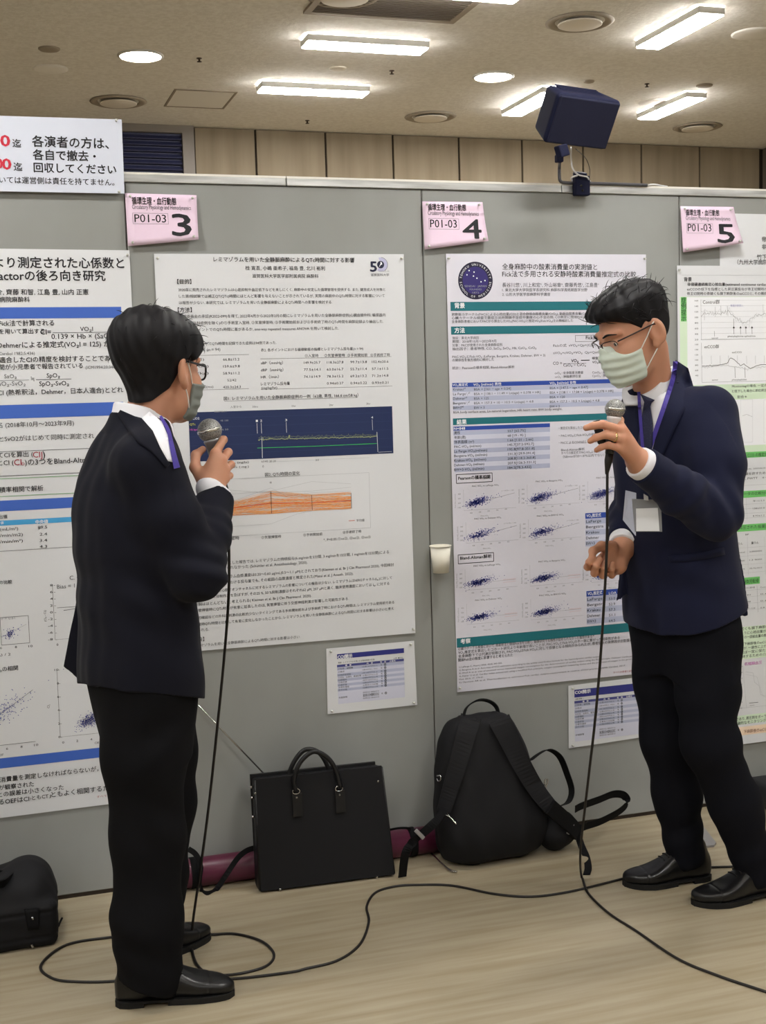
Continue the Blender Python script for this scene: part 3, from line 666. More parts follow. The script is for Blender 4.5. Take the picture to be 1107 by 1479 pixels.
p.T('*', 399, 156, 408, part=C_); p.LH(750, 314, 777, .0014, ORD, C_); p.T('平均値', 784, 318, 820, part=C_)
for l, x0, x1, y in (('①入室時', 190, 264, 401), ('②気管挿管時', 362, 450, 394), ('③手術開始前', 548, 633, 383), ('④手術終了時', 724, 806, 371)): p.T(l, x0, y, x1)
p.T('*, P<0.05:①vs②, ②vs③, ②vs④', 638, 404, 848, h=11)
for s_, x0, y0, x1 in (('患者20名を対象とした報告では, レミマゾラムの持続投与(6 mg/minを5分間, 3 mg/minを15分間, 1 mg/minを15分間)による', 100, 514, 930),
    ('QTc延長は認められなかった (Schüttler et al. Anesthesiology. 2020).', 90, 537, 568), ('臨床的なレミマゾラム血漿濃度は0.20～0.60 µg/mL(0.5～1.1 µM)とされており(Kleiman et al, Br J Clin Pharmacol 2020), 今回検討', 90, 576, 952),
    ('した症例(n = 94)における投与量でも, その範囲の血漿濃度と推定された(Masui et al, J Anesth. 2022).', 90, 603, 772), ('QTc時間に関わる心筋イオンチャネルに対するレミマゾラムの影響についての報告は少ない. レミマゾラムはhERGチャネル(Iₖᵣ)に対して', 66, 637, 944),
    ('濃度依存性に抑制作用を及ぼすが, その25 %, 50 %抑制濃度はそれぞれ62 µM, 207 µMと高く, 臨床使用濃度においては Iₖᵣ に対する', 66, 663, 932), ('抑制はほとんどないと考えられる( Kleiman et al. Br J Clin Pharmacol. 2020).', 66, 692, 586),
    ('気管挿管時にQTc時間が有意に延長したのは, 気管挿管に伴う交感神経刺激が影響した可能性がある.', 66, 719, 752), ('執刀確認などの外科的刺激の比較的少ないタイミングである手術開始前および手術終了時におけるQTc時間は, レミマゾラム使用前である', 66, 752, 954),
    ('入室時QTc時間と比較して有意に変化しなかったことから, レミマゾラムを用いた全静脈麻酔によるQTc時間に対する影響は小さいと考え', 66, 781, 952), ('られる.', 80, 806, 130), ('【結論】', 50, 852, 108), ('レミマゾラムを用いた全静脈麻酔によるQTc時間に対する影響は小さい.', 64, 875, 536)): p.T(s_, x0, y0, x1)
# anniversary emblem
p.V(520, 360, 15.814); E_ = 'emblem'
DK = mat('ink_emblem_navy', (30, 34, 62), .6); PL = mat('ink_emblem_lilac', (186, 186, 216), .6)
def disc(p, cx, cy, rx, m, part, lay, k=40, a0=0, a1=2*math.pi, inner=0.0):
    c = p.xz(cx, cy); R_ = p.xz(cx+rx, cy)[0]-c[0]; a = np.linspace(a0, a1, k+1); ring = np.stack([np.cos(a), np.sin(a)], 1)
    if inner <= 0: v = np.concatenate([c[None], c+ring*R_]); f = [(0, i+1, i+2) for i in range(k)]
    else: v = np.concatenate([c+ring*R_*inner, c+ring*R_]); f = [(i+1, i, k+1+i, k+2+i) for i in range(k)]; f = [q[::-1] for q in f]
    p.put(part, v, f, m, lay)
disc(p, 480, 350, 152, PL, E_, .0005, 40, -2.2, 1.9, .45); disc(p, 480, 350, 156, INK2, E_, .0006, 30, -1.0, 1.5, .95); disc(p, 474, 352, 80, DK, E_, .0008)
a = [p.xz(*q) for q in ((470, 280), (500, 300), (510, 345), (470, 365), (445, 408), (440, 395), (462, 350), (470, 330))]; p.put(E_, np.array(a), [tuple(range(8))[::-1]], WHT, .0011)
p.T('5', 240, 508, 384, m=DK, bold=.03, h=238, part=E_); p.T('ANNIV. th', 420, 512, 668, m=INK3, h=30, part=E_); p.T('滋賀医科大学', 250, 610, 668, m=INK2, h=52, part=E_)
c = [W(222.5, 366.5, -.004), W(583.5, 367, -.004), W(598, 914.5, -.004), None]
zb = c[2][1]; c[3] = (c[0][0]+.004, zb+.004); c[2] = (c[1][0]+.006, zb)
p.finish('research_poster', 'white poster numbered 3 with a navy monitor chart and orange line graph', 'poster', c, PAPER, 'research posters')

# -------- poster 4
p = Print(-.004).V(640, 360, 3.69)
p.T('全身麻酔中の酸素消費量の実測値と', 316, 106, 822); p.T('Fick法で多用される安静時酸素消費量推定式の比較', 316, 145, 1030)
p.T('長谷川悠¹, 川上和宏¹, 外山裕章², 齋藤秀悠¹, 江島豊¹', 316, 200, 830, m=INK2); p.T('1. 東北大学大学院医学系研究科 麻酔科学周術期医学分野', 316, 224, 770, m=INK2, h=14); p.T('2. 山形大学医学部麻酔科学講座', 316, 248, 572, m=INK2, h=14)
p.R(40, 281, 1060, 322, TEAL, 'heading_band'); p.T('背景', 62, 312, 116, m=WHT, bold=.025)
for i, s_ in enumerate(('肺動脈カテーテル(PAC)による心拍出量(CO)と混合静脈血酸素含量(CvO₂), 動脈血酸素含量(CaO₂)から算出される酸素消費量(VO₂)は', '心臓カテーテル検査で重症三尖弁閉鎖不全症や重度の心不全の際, CO測定に間接Fick法による安静時推定VO₂が用いられる', '全身麻酔患者においてPACから算出したVO₂(PAC-VO₂)と推定VO₂(Fick-VO₂)を比較検討した')): p.T(s_, 47, 354+i*19, (1040, 1040, 694)[i], h=13)
p.R(43, 412, 1060, 442, TEAL, 'heading_band'); p.T('方法', 62, 444, 116, m=WHT, bold=.025)
for s_, y, x1 in (('施設：東北大学病院', 480, 192), ('期間：2018年10月～2023年9月', 499, 284), ('対象：PACが使用された全身麻酔症例', 519, 316), ('抽出因子：患者特性, CO, SaO₂, SvO₂, Hb, CaO₂, CvO₂', 538, 498), ('PAC-VO₂とFick-VO₂ (LaFarge, Bergstra, Krakau, Dehmer, BW × 3)', 580, 546), ('の関係性を後方視的に検討した', 598, 272), ('統計：Pearsonの積率相関, Bland-Altman解析', 640, 382)): p.T(s_, 50, y, x1, m=INK2, h=13)
p.F(706, 459, 1000, 488, .0009); p.T('Fick法', 762, 480, 822, bold=.012)
p.T('Fickの式  vVO₂=Qp×(CpvO₂-CpaO₂)', 588, 520, 900, m=INK2, h=13); p.T('aVO₂+cVO₂=VO₂  Qp=Qs=CO', 588, 559, 860, m=INK2, h=13)
p.T('CO =', 587, 616, 634, h=17); p.T('VO₂', 684, 602, 722, bold=.02, h=17); p.LH(640, 610, 764, .0009); p.T('CaO₂ − CvO₂', 642, 625, 762, h=15); p.LH(736, 592, 782, .0026); p.T('呼気ガス', 796, 588, 860, bold=.01, h=13); p.T('VO₂測定', 796, 608, 860, bold=.01, h=13)
for s_, x, y, x1 in (('cvO₂ : 全身酸素消費量', 596, 666, 748), ('vvO₂ : 肺酸素摂取量', 596, 686, 736), ('CavO₂ : 動静脈', 796, 662, 900), ('CpvO₂ : 肺静脈', 796, 681, 900)): p.T(s_, x, y, x1, m=INK2, h=12)
p.RW(49, 713, 960, 736, TBLUE, 'table_heading'); p.T('VO₂推定式', 52, 730, 132, m=WHT, bold=.012, h=13); p.T('VO₂ [ml/min] 男性', 162, 728, 312, m=WHT, bold=.012, h=13); p.T('VO₂ [ml/min] 女性', 569, 720, 710, m=WHT, bold=.012, h=13)
rw = (('Krakau³⁾', 'BSA × [161 − age × 0.54]', 'BSA × [147.5 − age × 0.47]'), ('La Farge¹,²⁾', 'BSA × [138.1 − 11.49 × Ln(age) + 0.378 × HR]', 'BSA × [138.1 − 17.04 × Ln(age) + 0.378 × HR]'), ('Dehmer³⁾', 'BSA × 125', 'BSA × 120'), ('Bergstra¹,²⁾', 'BSA × 157.3 + 10 − 10.5 × Ln(age) + 4.8', 'BSA × 157.3 − 10.5 × Ln(age) + 4.8'), ('BW×3⁴⁾', 'BW × 3', 'BW × 3'))
for i, (a, b_, c_) in enumerate(rw):
    y = 737+i*24.5; p.RW(50+i, y, 960, y+24.5, SH2 if i % 2 else SH1)
    p.T(a, 54, y+17, (120, 144, 128, 142, 110)[i], h=14); p.T(b_, 166, y+16, (362, 520, 244, 482, 222)[i], h=13); p.T(c_, 570, y+9, (772, 908, 650, 834, 622)[i], h=13)
p.T('BSA body surface area, Ln natural logarithm, HR heart rate, BW body weight,', 56, 875, 636, h=13)
p.R(53, 902, 1040, 902, TEAL, 'heading_band'); p.T('結果', 74, 932, 126, m=WHT, bold=.025)
p.RW(55, 946, 571, 967, TBLUE, 'table_heading'); p.T('N=848', 58, 963, 118, m=WHT, bold=.02, h=14)
for i, (a, b_) in enumerate((('男性', '557 [65.7%]'), ('年齢(歳)', '68 [19 - 92 ]'), ('体表面積 (m²)', '1.66 [1.01 - 2.66]'), ('PAC-VO₂ (ml/min)', '145.7[37.2-592.7]'), ('La Farge-VO₂(ml/min)', '195.8[97.8-351.8]'), ('Bergstra-VO₂ (ml/min)', '231.3[129.9-391.4]'), ('Krakau-VO₂ (ml/min)', '208.8[118.2-360.8]'), ('Dehmer-VO₂ (ml/min)', '207.5[126.3-331.3]'), ('BW×3-VO₂ (ml/min)', '184.5[78.3-432]'))):
    y = 968+i*24.5; p.RW(55+i, y, 571, y+24.5, SH1 if i % 2 == 0 else SH2); p.T(a, 60, y+18, (92, 122, 166, 204, 236, 236, 230, 220, 220)[i], h=14); p.T(b_, 345, y+7, (440, 440, 480, 484, 488, 490, 492, 494, 470)[i], h=13)
for s_, x, y, x1 in (('・推定式を算出したコホート研究より年齢', 618, 960, 860), ('・PAC-VO₂とFick-VO₂の相関は低い', 618, 1000, 870), ('・PACによるCOのばらつきが影響', 618, 1038, 840), ('Bland-Altman解析', 630, 1076, 756), ('すべての推定式でPAC-VO₂より高い', 630, 1093, 840), ('（%Errorが33～37%以内でない）', 640, 1112, 860)): p.T(s_, x, y, x1, m=INK2, h=12)
p.F(71, 1201, 263, 1238, .0018); p.T('Pearsonの積率相関', 82, 1229, 252, bold=.018, h=17)
p.V(640, 680, 3.52)
def scat(p, x, y, flat, n, seed, ttl):
    P_ = 'scatter_plot#%d' % seed
    a = p.xz(x+42, y+20); c = p.xz(x+42, y+126); d = p.xz(x+310, y+116); p.Lm([a, (a[0], c[1]), (d[0], c[1])], .0005, INK3, P_)
    p.T(ttl, x+86, y+6, x+222, m=INK2, h=8, part=P_)
    for k in range(4): p.T(str(400-100*k), x+14, y+46+k*23, x+28, m=INK3, h=7, part=P_)
    for k in range(5): p.T(str(100*k), x+76+k*44, y+142-k*5, x+88+k*44, m=INK3, h=7, part=P_)
    p.T('PAC-VO₂', x+130, y+157, x+170, m=INK3, h=7, part=P_); p.T('Fick-VO₂ (ml/min)', x+4, y+112, None, 7, m=INK3, up=math.pi/2, part=P_)
    cloud(p, P_, x+106, y+84 if not flat else y+86, 26, 10 if not flat else 8, .22 if not flat else .16, n, .0013, DOT, seed); cloud(p, P_, x+150, y+76, 22, 12, .3, n//8, .0009, DOT, seed+50)
    if flat:
        LR = mat('ink_faint_red', (222, 180, 184), .7); p.L([(x+44, y+92), (x+300, y+70)], .0005, INK3, P_); p.L([(x+236, y+72), (x+300, y+66)], .0012, LR, P_); p.L([(x+236, y+86), (x+300, y+78)], .0008, LR, P_)
    else: p.L([(x+60, y+102), (x+190, y+66), (x+302, y+36)], .0006, INK2, P_); p.T('y = 0.53x + 105', x+236, y+28, x+298, m=INK3, h=6, part=P_)
scat(p, 62, 76, False, 420, 21, 'PAC VO₂ vs LaFarge VO₂'); scat(p, 386, 52, False, 420, 22, 'PAC VO₂ vs Bergstra VO₂'); scat(p, 694, 34, False, 420, 23, 'PAC VO₂ vs Krakau VO₂')
scat(p, 74, 242, False, 320, 24, 'PAC VO₂ vs Dehmer VO₂'); scat(p, 392, 228, False, 360, 25, 'PAC VO₂ vs BW×3 VO₂')
p.F(77, 428, 258, 460, .0018); p.T('Bland-Altman解析', 88, 452, 248, bold=.018, h=16)
scat(p, 70, 482, True, 420, 31, 'PAC VO₂ vs LaFarge VO₂'); scat(p, 400, 460, True, 420, 32, 'PAC VO₂ vs Bergstra VO₂'); scat(p, 712, 442, True, 420, 33, 'PAC VO₂ vs Krakau VO₂')
scat(p, 78, 656, True, 420, 34, 'PAC VO₂ vs Dehmer VO₂'); scat(p, 404, 632, True, 420, 35, 'PAC VO₂ vs BW×3 VO₂')
def table2(p, x, y, hd, rows):
    p.RW(x, y, x+278, y+28, TBLUE, 'table_heading'); p.T('VO₂推定式', x+6, y+20, x+80, m=WHT, bold=.012, h=15); p.T(hd, x+114, y+16, x+152, m=WHT, bold=.012, h=13)
    for i, (a, b_) in enumerate(rows):
        yy = y+29+i*28; p.RW(x+1, yy, x+278, yy+28, SH1 if i % 2 == 0 else SH2, 'table_shading#%d' % y); p.T(a, x+4, yy+20, x+4+11*len(a), h=15)
        if b_: p.T(b_, x+114, yy+16, x+146, h=14)
table2(p, 724, 216, 'r', (('LaFarge', ''), ('Bergstra', ''), ('Krakau', ''), ('Dehmer', ''), ('BW×3', '')))
table2(p, 730, 612, 'LOA', (('LaFarge', '53.0'), ('Bergstra', '52.9'), ('Krakau', '57.3'), ('Dehmer', '51.1'), ('BW×3', '64.5')))
p.R(70, 852, 1010, 812, TEAL, 'heading_band'); p.T('考察', 90, 878, 140, m=WHT, bold=.03)
for i, s_ in enumerate(('心臓カテーテル検査において, 熱希釈法と間接Fick法を比較し, 観察研究で互換性が認められなかった報告がある⁵⁾', 'VO₂推定式を算出したコホート研究より年齢層が高いことが, PAC-VO₂とFick-VO₂の不一致に繋がった可能性がある', '全身麻酔下では代謝が抑制され, PAC-VO₂はFick-VO₂に対して低値となる傾向がみられたが, 患者個々の背景因子が影響した', '間接Fick法の精度に影響すると考えられた')): p.T(s_, 78, 912+i*19, (770, 900, 980, 356)[i], h=13, bold=.004)
for i, s_ in enumerate(('1) LaFarge C, Heart J 2020, 43(4) 343-350.', '2) Bergstra A et al. Accuracy of VO2 estimation according to the widely used Krakau formula for the haemodynamic cardiac output.', '3) Wolf A et al. Use of assumed versus measured oxygen consumption for the determination of cardiac output using the Fick principle. Catheter Cardiovasc', '4) Fakler U et al. Cardiac index assessment using a modified Fick principle, oxygen consumption measuring device and the prediction of oxygen in the general', '    Med, 2014, 17, 174-81.', '5) Opotow AR et al. Thermodilution vs estimated Fick cardiac output measurement in routine clinical practice. JAMA Cardiol, 2017.')): p.T(s_, 82, 1002+i*15.6, (302, 800, 970, 968, 208, 930)[i], h=8, m=INK2)
p.T('すべての患者に説明', 866, 1030, 968, m=CRIM, h=8)
# round emblem
p.V(650, 370, 12.3); E_ = 'emblem'; c0 = p.xz(456, 434)
disc(p, 456, 434, 306, INDIGO, E_, .0005, 60); disc(p, 456, 434, 306, mat('ink_emblem_ring', (28, 24, 52), .6), E_, .0006, 60, 0, 2*math.pi, .74)
Rr = p.xz(456+262, 434)[0]-c0[0]
def arc(txt, a_mid, span, out=True):
    n = len(txt)
    for i, ch in enumerate(txt):
        if ch == ' ': continue
        a_ = a_mid+(span/2-span*(i+.5)/n)*(1 if out else -1); v, f = glyph_line(ch)
        if not len(v): continue
        v = (v-[(v[:, 0].max()+v[:, 0].min())/2, .36])*.0072/.73*[1, 1]; th = a_-math.pi/2 if out else a_+math.pi/2
        q = v@np.array([[math.cos(th), math.sin(th)], [-math.sin(th), math.cos(th)]]); p.put(E_, c0+Rr*np.array([math.cos(a_), math.sin(a_)])+q, f, WHT, .0010)
arc('TOHOKU UNIVERSITY', math.radians(90), math.radians(168)); arc('SCHOOL OF MEDICINE', math.radians(270), math.radians(176), True if False else False)
for x, y in ((342, 256), (430, 283), (304, 332), (420, 354), (480, 392), (624, 434), (554, 456)): c = p.xz(x, y); p.dots([c], .0022, WHT, E_, 10)
p.T('SENDAI · JAPAN', 262, 548, 652, m=INK3, h=34, part=E_); p.T('FOUNDED', 352, 606, 566, m=INK3, h=32, part=E_); p.T('1872', 400, 662, 520, m=INK3, h=30, part=E_)
a_, b_, c_ = W(644.5, 366.5, -.004), W(933.5, 367.5, -.004), W(654.5, 1000.5, -.004)
p.finish('research_poster', 'poster numbered 4 with teal heading bands and a round indigo emblem', 'poster', (a_, b_, (b_[0]+.004, c_[1]-.002), (a_[0]+.004, c_[1])), PAPER2, 'research posters')

# -------- poster 5: title sheet behind, main sheet in front
p = Print(-.0015).V(940, 290, 3.605)
p.T('帝王切開', 580, 212, 680, bold=.012); p.T('非侵襲', 580, 250, 650, bold=.012); p.T('竹下 慶', 554, 305, 640, bold=.006); p.T('（九州大学病院麻酔科）', 452, 330, 690, bold=.006)
a_ = W(1040, 308, -.0015); b_ = a_[0]+.62
p.finish('title_sheet', 'plain title sheet tucked behind the main poster numbered 5', 'poster', (a_, (b_, a_[1]), (b_, a_[1]-.30), (a_[0], a_[1]-.30)), PAPER, th=.0005, pins=False)
p = Print(-.0085).V(940, 290, 3.605)
p.R(152, 500, 760, 950, PGRN, 'green_panel', .0003); p.R(190, 502, 760, 946, WHT, 'chart_ground', .0004)
p.LH(162, 387, 760, .0006, INK3); p.T('背景', 174, 418, 214, bold=.012); p.T('非侵襲連続推定心拍出量(estimated continuous cardiac output)', 192, 442, 660, bold=.012, h=14); p.T('esCCOの低下を指標とした昇圧薬投与が帝王切開時の', 190, 467, 606, h=13); p.T('帝王切開時の脊髄くも膜下麻酔後のesCCOと, その構成', 190, 490, 606, h=13)
p.R(158, 502, 187, 628, GRN, 'heading_band')
for i, ch in enumerate('症例提示'): p.T(ch, 160, 530+i*31, 186, bold=.008)
C_ = 'trend_chart'; g = np.random.default_rng(17)
for k in range(8): p.T(str(160-20*k), 230, 524+k*29, 248, m=INK2, h=8, part=C_); p.LH(262, 518+k*29, 700, .0004, INK3, C_)
p.T('Control群', 272, 536, 360, part=C_); p.T('無痛分娩導入', 416, 551, 482, m=mat('ink_lilac', (170, 170, 210), .6), h=10, part=C_); p.L([(262, 514), (265, 724)], .0006, INK2, C_); p.LH(262, 724, 700, .0006, INK2, C_)
def tr_(xs, ys, nz): return [(x, y+g.normal()*nz) for x, y in zip(np.linspace(xs[0], xs[-1], 90), np.interp(np.linspace(xs[0], xs[-1], 90), xs, ys))]
p.L(tr_([264, 330, 420, 432, 490, 540, 600, 700], [596, 586, 584, 602, 642, 602, 590, 585], 6), .0009, INK2, C_); p.L(tr_([264, 420, 450, 500, 540, 700], [580, 572, 625, 650, 600, 578], 11), .0005, INK3, C_)
for x, y in ((336, 552), (366, 546), (402, 548), (586, 540), (280, 570)): p.L([(x, y), (x+1, y+52)], .0006, INK2, C_)
for x in (433, 468, 496, 528): p.L([(x, 614 if x < 440 else 660), (x+1, 694)], .0011, INK, C_); p.put(C_, np.array([p.xz(x-5, 664), p.xz(x+6, 664), p.xz(x, 652)]), [(0, 1, 2)], INK, .001)
p.T('phenylephrine ephedrine', 402, 710, 546, h=9, part=C_); p.L([(332, 678), (333, 706)], .001, INK2, C_); p.T('spinal', 318, 718, 350, h=7, part=C_)
p.T('esCCO群', 280, 768, 356, part=C_); p.T('esCCO', 424, 794, 474, m=INK2, h=10, part=C_); p.LH(268, 946, 700, .0006, INK2, C_); p.L([(264, 740), (268, 946)], .0006, INK2, C_)
for k in range(7): p.T(str(160-20*k), 232, 752+k*27, 248, m=INK2, h=8, part=C_)
p.L(tr_([268, 340, 400, 415, 432, 470, 484, 520, 560, 700], [860, 858, 848, 818, 824, 860, 850, 874, 856, 840], 1.5), .0016, INK, C_); p.L(tr_([268, 400, 440, 500, 560, 700], [868, 858, 862, 880, 868, 858], 3), .0007, INK2, C_)
for x in (268, 316, 362, 405, 452, 500, 546, 592): p.L([(x, 806), (x+1, 850)], .0005, INK2, C_)
for x in (439, 491): p.L([(x, 866), (x+2, 922)], .0011, INK, C_)
p.T('phenylephrine', 424, 936, 500, m=INK2, h=9, part=C_); p.T('spinal', 320, 936, 350, h=7, part=C_)
p.T('Monitoringの場合, 一定の', 424, 972, 606, h=12); p.T('と低下した場合に即応昇圧', 424, 998, 606, h=12); p.T('割合＊', 452, 1028, 502, h=13)
p.R(420, 1036, 760, 1262, WHT, 'chart_ground', .0004); p.L([(478, 1120), (500, 1112), (530, 1124)], .0006, INK2); p.F(470, 1036, 532, 1256, .0004, INK3); p.F(590, 1036, 760, 1250, .0004, INK3); p.R(300, 952, 760, 1030, PGRN, 'green_panel', .0002); p.R(300, 1262, 760, 1300, PGRN, 'green_panel', .0003)
p.V(1020, 620, 5.287)
p.R(230, 178, 560, 206, GRN, 'heading_band'); p.T('CCO の推定式', 318, 210, 470, h=24)
p.T('Yamada, 2005&2015', 262, 310, 480, m=INK2, h=11); p.T('に侵襲を許すための', 248, 352, 480, h=17); p.T('心量, PWTT　＊一', 244, 388, 480, h=17); p.LH(200, 434, 560, .0006, INK3)
p.R(190, 478, 560, 508, GRN, 'heading_band'); p.T('① データの比較分析', 226, 508, 480, h=20)
for k in range(4): p.LH(190, 580+k*36-(k > 0)*2, 560, .0005, INK3)
for x in (308, 470): p.L([(x, 522), (x+6, 694)], .0005, INK3)
for k, l in enumerate(('年12.5.5', '138±21.5', '8.93±1.2')): p.T(l, 358, 554+k*57, 448, m=INK2, h=12)
p.T('%', 222, 676, 242, h=16)
p.R(190, 734, 560, 762, GRN, 'heading_band'); p.T('査昇圧された投薬量', 222, 766, 480, h=22); p.T('BP', 302, 810, 328, h=12); p.T('量うん', 226, 884, 280, h=16); p.T('量うん', 346, 876, 402, h=16)
for k, (a_, b_) in enumerate((('Control', '2.0000000'), ('2.0000', '1.3 9000'), ('3.0795', '25.9±30.0'))): p.T(a_, 236, 948+k*64, 296, m=INK2, h=11); p.T(b_, 332, 940+k*64, 428, m=INK2, h=11)
for k in range(4): p.LH(200, 912+k*64, 560, .0004, INK3)
for x in (316, 446): p.L([(x, 820), (x+8, 1110)], .0005, INK3)
p.R(190, 1142, 412, 1178, GRN, 'heading_band'); p.T('母体児転帰', 282, 1178, 402, h=26)
for k in range(4): p.LH(200, 1240+k*52-k*2, 560, .0005, INK3)
for x in (390,): p.L([(x, 1194), (x+8, 1396)], .0006, INK2)
for k, (a_, b_) in enumerate((('esCCO 群P値', 'Control'), ('0.853', '0.6'), ('7.988', '0.8'), ('0.7～9.98', '0.8 9'))): p.T(a_, (278, 298, 300, 310)[k], 1220+k*52, (374, 342, 342, 376)[k], m=INK2, h=11); p.T(b_, 416, 1212+k*52, 470, m=INK2, h=11)
p.V(1040, 880, 6.164)
p.RW(50, 172, 600, 462, PGRN, 'green_panel', .0003)
for k, s_ in enumerate(('でも帝切くも膜下麻酔時', 'CCOのように心拍出量が推', '定値としての一回拍出量の推移')): p.T(s_, 90, 196+k*38, 440, h=22)
for k, s_ in enumerate(('脊髄くも膜下麻酔後のesCCO', 'は心拍出量が, 一過性に上がる', 'した後, ほぼ一定に保たれ', 'ていた維持するための介入')): p.T(s_, 76, 334+k*37, 440, h=22)
p.T('収縮期血圧', 220, 500, 376, m=PINKT, h=24)
C_ = 'pressure_chart'; p.L([(205, 505), (238, 880)], .0005, INK3, C_); p.L([(205, 880), (560, 840)], .0005, INK3, C_)
for k in range(8): p.T(str(150-10*k), 184, 514+k*53, 202, m=INK2, h=10, part=C_)
p.L([(228, 556), (296, 566), (310, 650), (350, 680), (364, 760), (440, 780)], .0006, INK3, C_); p.L([(228, 580), (290, 590), (330, 600), (360, 700), (380, 770), (440, 800)], .0004, INK3, C_)
p.LH(262, 836, 342, .0014, INK, C_); p.T('Control', 268, 860, 306, h=9, part=C_); p.LH(56, 544, 130, .0014, INK, C_); p.T('esCCO', 60, 566, 100, h=9, part=C_); p.T('収縮期血圧 (mmHg)', 172, 800, None, 9, up=math.pi/2, part=C_)
p.RW(60, 962, 600, 1042, PGRN, 'green_panel', .0003); p.T('能であり, 昇圧剤をボーラス', 118, 996, 440, h=24); p.T('侵襲的なモニタリングで', 128, 1032, 440, h=24)
p.RW(60, 1064, 600, 1140, PEACH, 'peach_panel', .0003); p.T('下麻酔後のesCCO', 214, 1104, 440, h=26, m=mat('ink_brown', (120, 70, 50), .6))
a_ = W(978.5, 383.5, -.0085); q = W(1080, 1074, -.0085); b_ = a_[0]+.66
p.finish('research_poster', 'poster numbered 5 with green boxes, partly behind the man on the right', 'poster', (a_, (b_, a_[1]), (b_, q[1]), (a_[0]+.004, q[1])), PAPER, 'research posters')

# -------- disclosure sheets
def coi(view, c, hd, tb, x0, x1, lab, sk):
    p = Print(-.0035).V(*view)
    (hx0, hy0, hx1, hy1) = hd
    p.R(hx0, hy0, hx1, hy1, mat('ink_coi_blue', (48, 52, 130), .6), 'heading_band'); p.T('COI開示', hx0+8, hy0+sk['b'], hx0+sk['w'], m=WHT, bold=.03, h=sk['h'])
    p.T('演題：レミマゾラムを用いた全静脈麻酔の影響' if sk['t'] else '演題：', hx0+10, hy0+sk['l2'], hx0+(430 if sk['t'] else 130), h=13*sk['k']); p.T('(○無  ●該当)', hx1-120, hy0+sk['l2']-52, hx1-14, h=12*sk['k'])
    n = 10; a = p.xz(hx0, tb[0]); e = p.xz(hx1, tb[0]); bz = p.xz(hx0, tb[1])[1]; H_ = a[1]-bz
    D1 = mat('ink_coi_head', (74, 78, 140), .6)
    p.put('table_heading', np.array([[a[0], a[1]-H_*.062], [e[0], a[1]-H_*.062], [e[0], a[1]], [a[0], a[1]]]), [(0, 1, 2, 3)], D1, .0005)
    def tx(s_, u, v, w, h, m=INK2, bold=0.0):
        vv, f = glyph_line(s_); vv = vv-[vv[:, 0].min(), 0]; kx = w*(e[0]-a[0])/vv[:, 0].max()
        for j, of in enumerate(strokes(bold)): p.put('lettering', np.array([a[0]+u*(e[0]-a[0]), a[1]-v*H_])+(vv+of)*[kx, h*H_/.73], f, m, .001+j*4e-5)
    for s_, u in (('種　類', .12), ('内　容', .44), ('有　無', .64), ('企業名', .78)): tx(s_, u, .05, .09, .035, WHT, .01)
    hs = [.075, .085, .075, .06, .065, .06, .065, .06, .065, .32]; v0 = .068
    names = ('①役員、顧問職', '②株式', '③特許使用料', '④日当、出席料、講演料等', '⑤原稿料', '⑥研究費', '⑦奨学金', '⑧寄附講座', '⑨その他', '⑩報酬等')
    dts = ('1企業100万円以上', '1企業100万円以上、5%以上', '1件100万円以上', '1企業50万円以上/年', '1企業50万円以上/年', '1研究100万円以上', '1企業100万円以上/年', '企業名のみ記載', '1企業5万円以上/年', '会員の親族の方')
    for i in range(n):
        v1 = v0+hs[i]; p.put('table_shading', np.array([[a[0], a[1]-v1*H_], [e[0], a[1]-v1*H_], [e[0], a[1]-v0*H_], [a[0], a[1]-v0*H_]]), [(0, 1, 2, 3)], SH1 if i % 2 == 0 and i < 9 else SH2, .0004)
        vb = v0+min(hs[i], .08)*.72+(.12 if i == 9 else 0); tx(names[i], .01, vb, min(.34, .032*len(names[i])), .036); tx(dts[i], .37, vb, .23, .03)
        tx('有', .645, vb, .026, .034); tx('無', .70, vb, .026, .034); c_ = np.array([a[0]+.713*(e[0]-a[0]), a[1]-(vb-.016)*H_]); an = np.linspace(0, 2*np.pi, 13); p.Lm(c_+.0034*np.stack([np.cos(an), np.sin(an)], 1), .0011, INK2, 'lettering')
        v0 = v1
    for k in range(4): tx('会員の家族または収入、財産的利益を共有する者', .37, .78+k*.05, .24, .026)
    p.finish('disclosure_sheet', lab, 'sheet', c, PAPER, 'small blue-headed disclosure sheets', th=.0006)
y_ = -.0035
coi((470, 930, 7.907), [W(471.5, 937, y_), W(598.5, 925.5, y_)*[1, 1], W(603, 1018, y_), W(473.5, 1031.5, y_)], (134, 118, 900, 102), (240, 690), 0, 0, 'small disclosure sheet with a blue heading below the poster numbered 3', dict(b=52, w=176, h=38, l2=106, t=True, k=1.2))
c = [W(821.5, 990.5, y_), None, None, W(822, 1081, y_)]; c[1] = (c[0][0]+.285, c[0][1]+.004); c[2] = (c[3][0]+.29, c[3][1]+.008)
coi((820, 980, 10.06), c, (100, 165, 1060, 172), (328, 920), 0, 0, 'small disclosure sheet with a blue heading below the poster numbered 4', dict(b=60, w=236, h=44, l2=145, t=False, k=1.4))
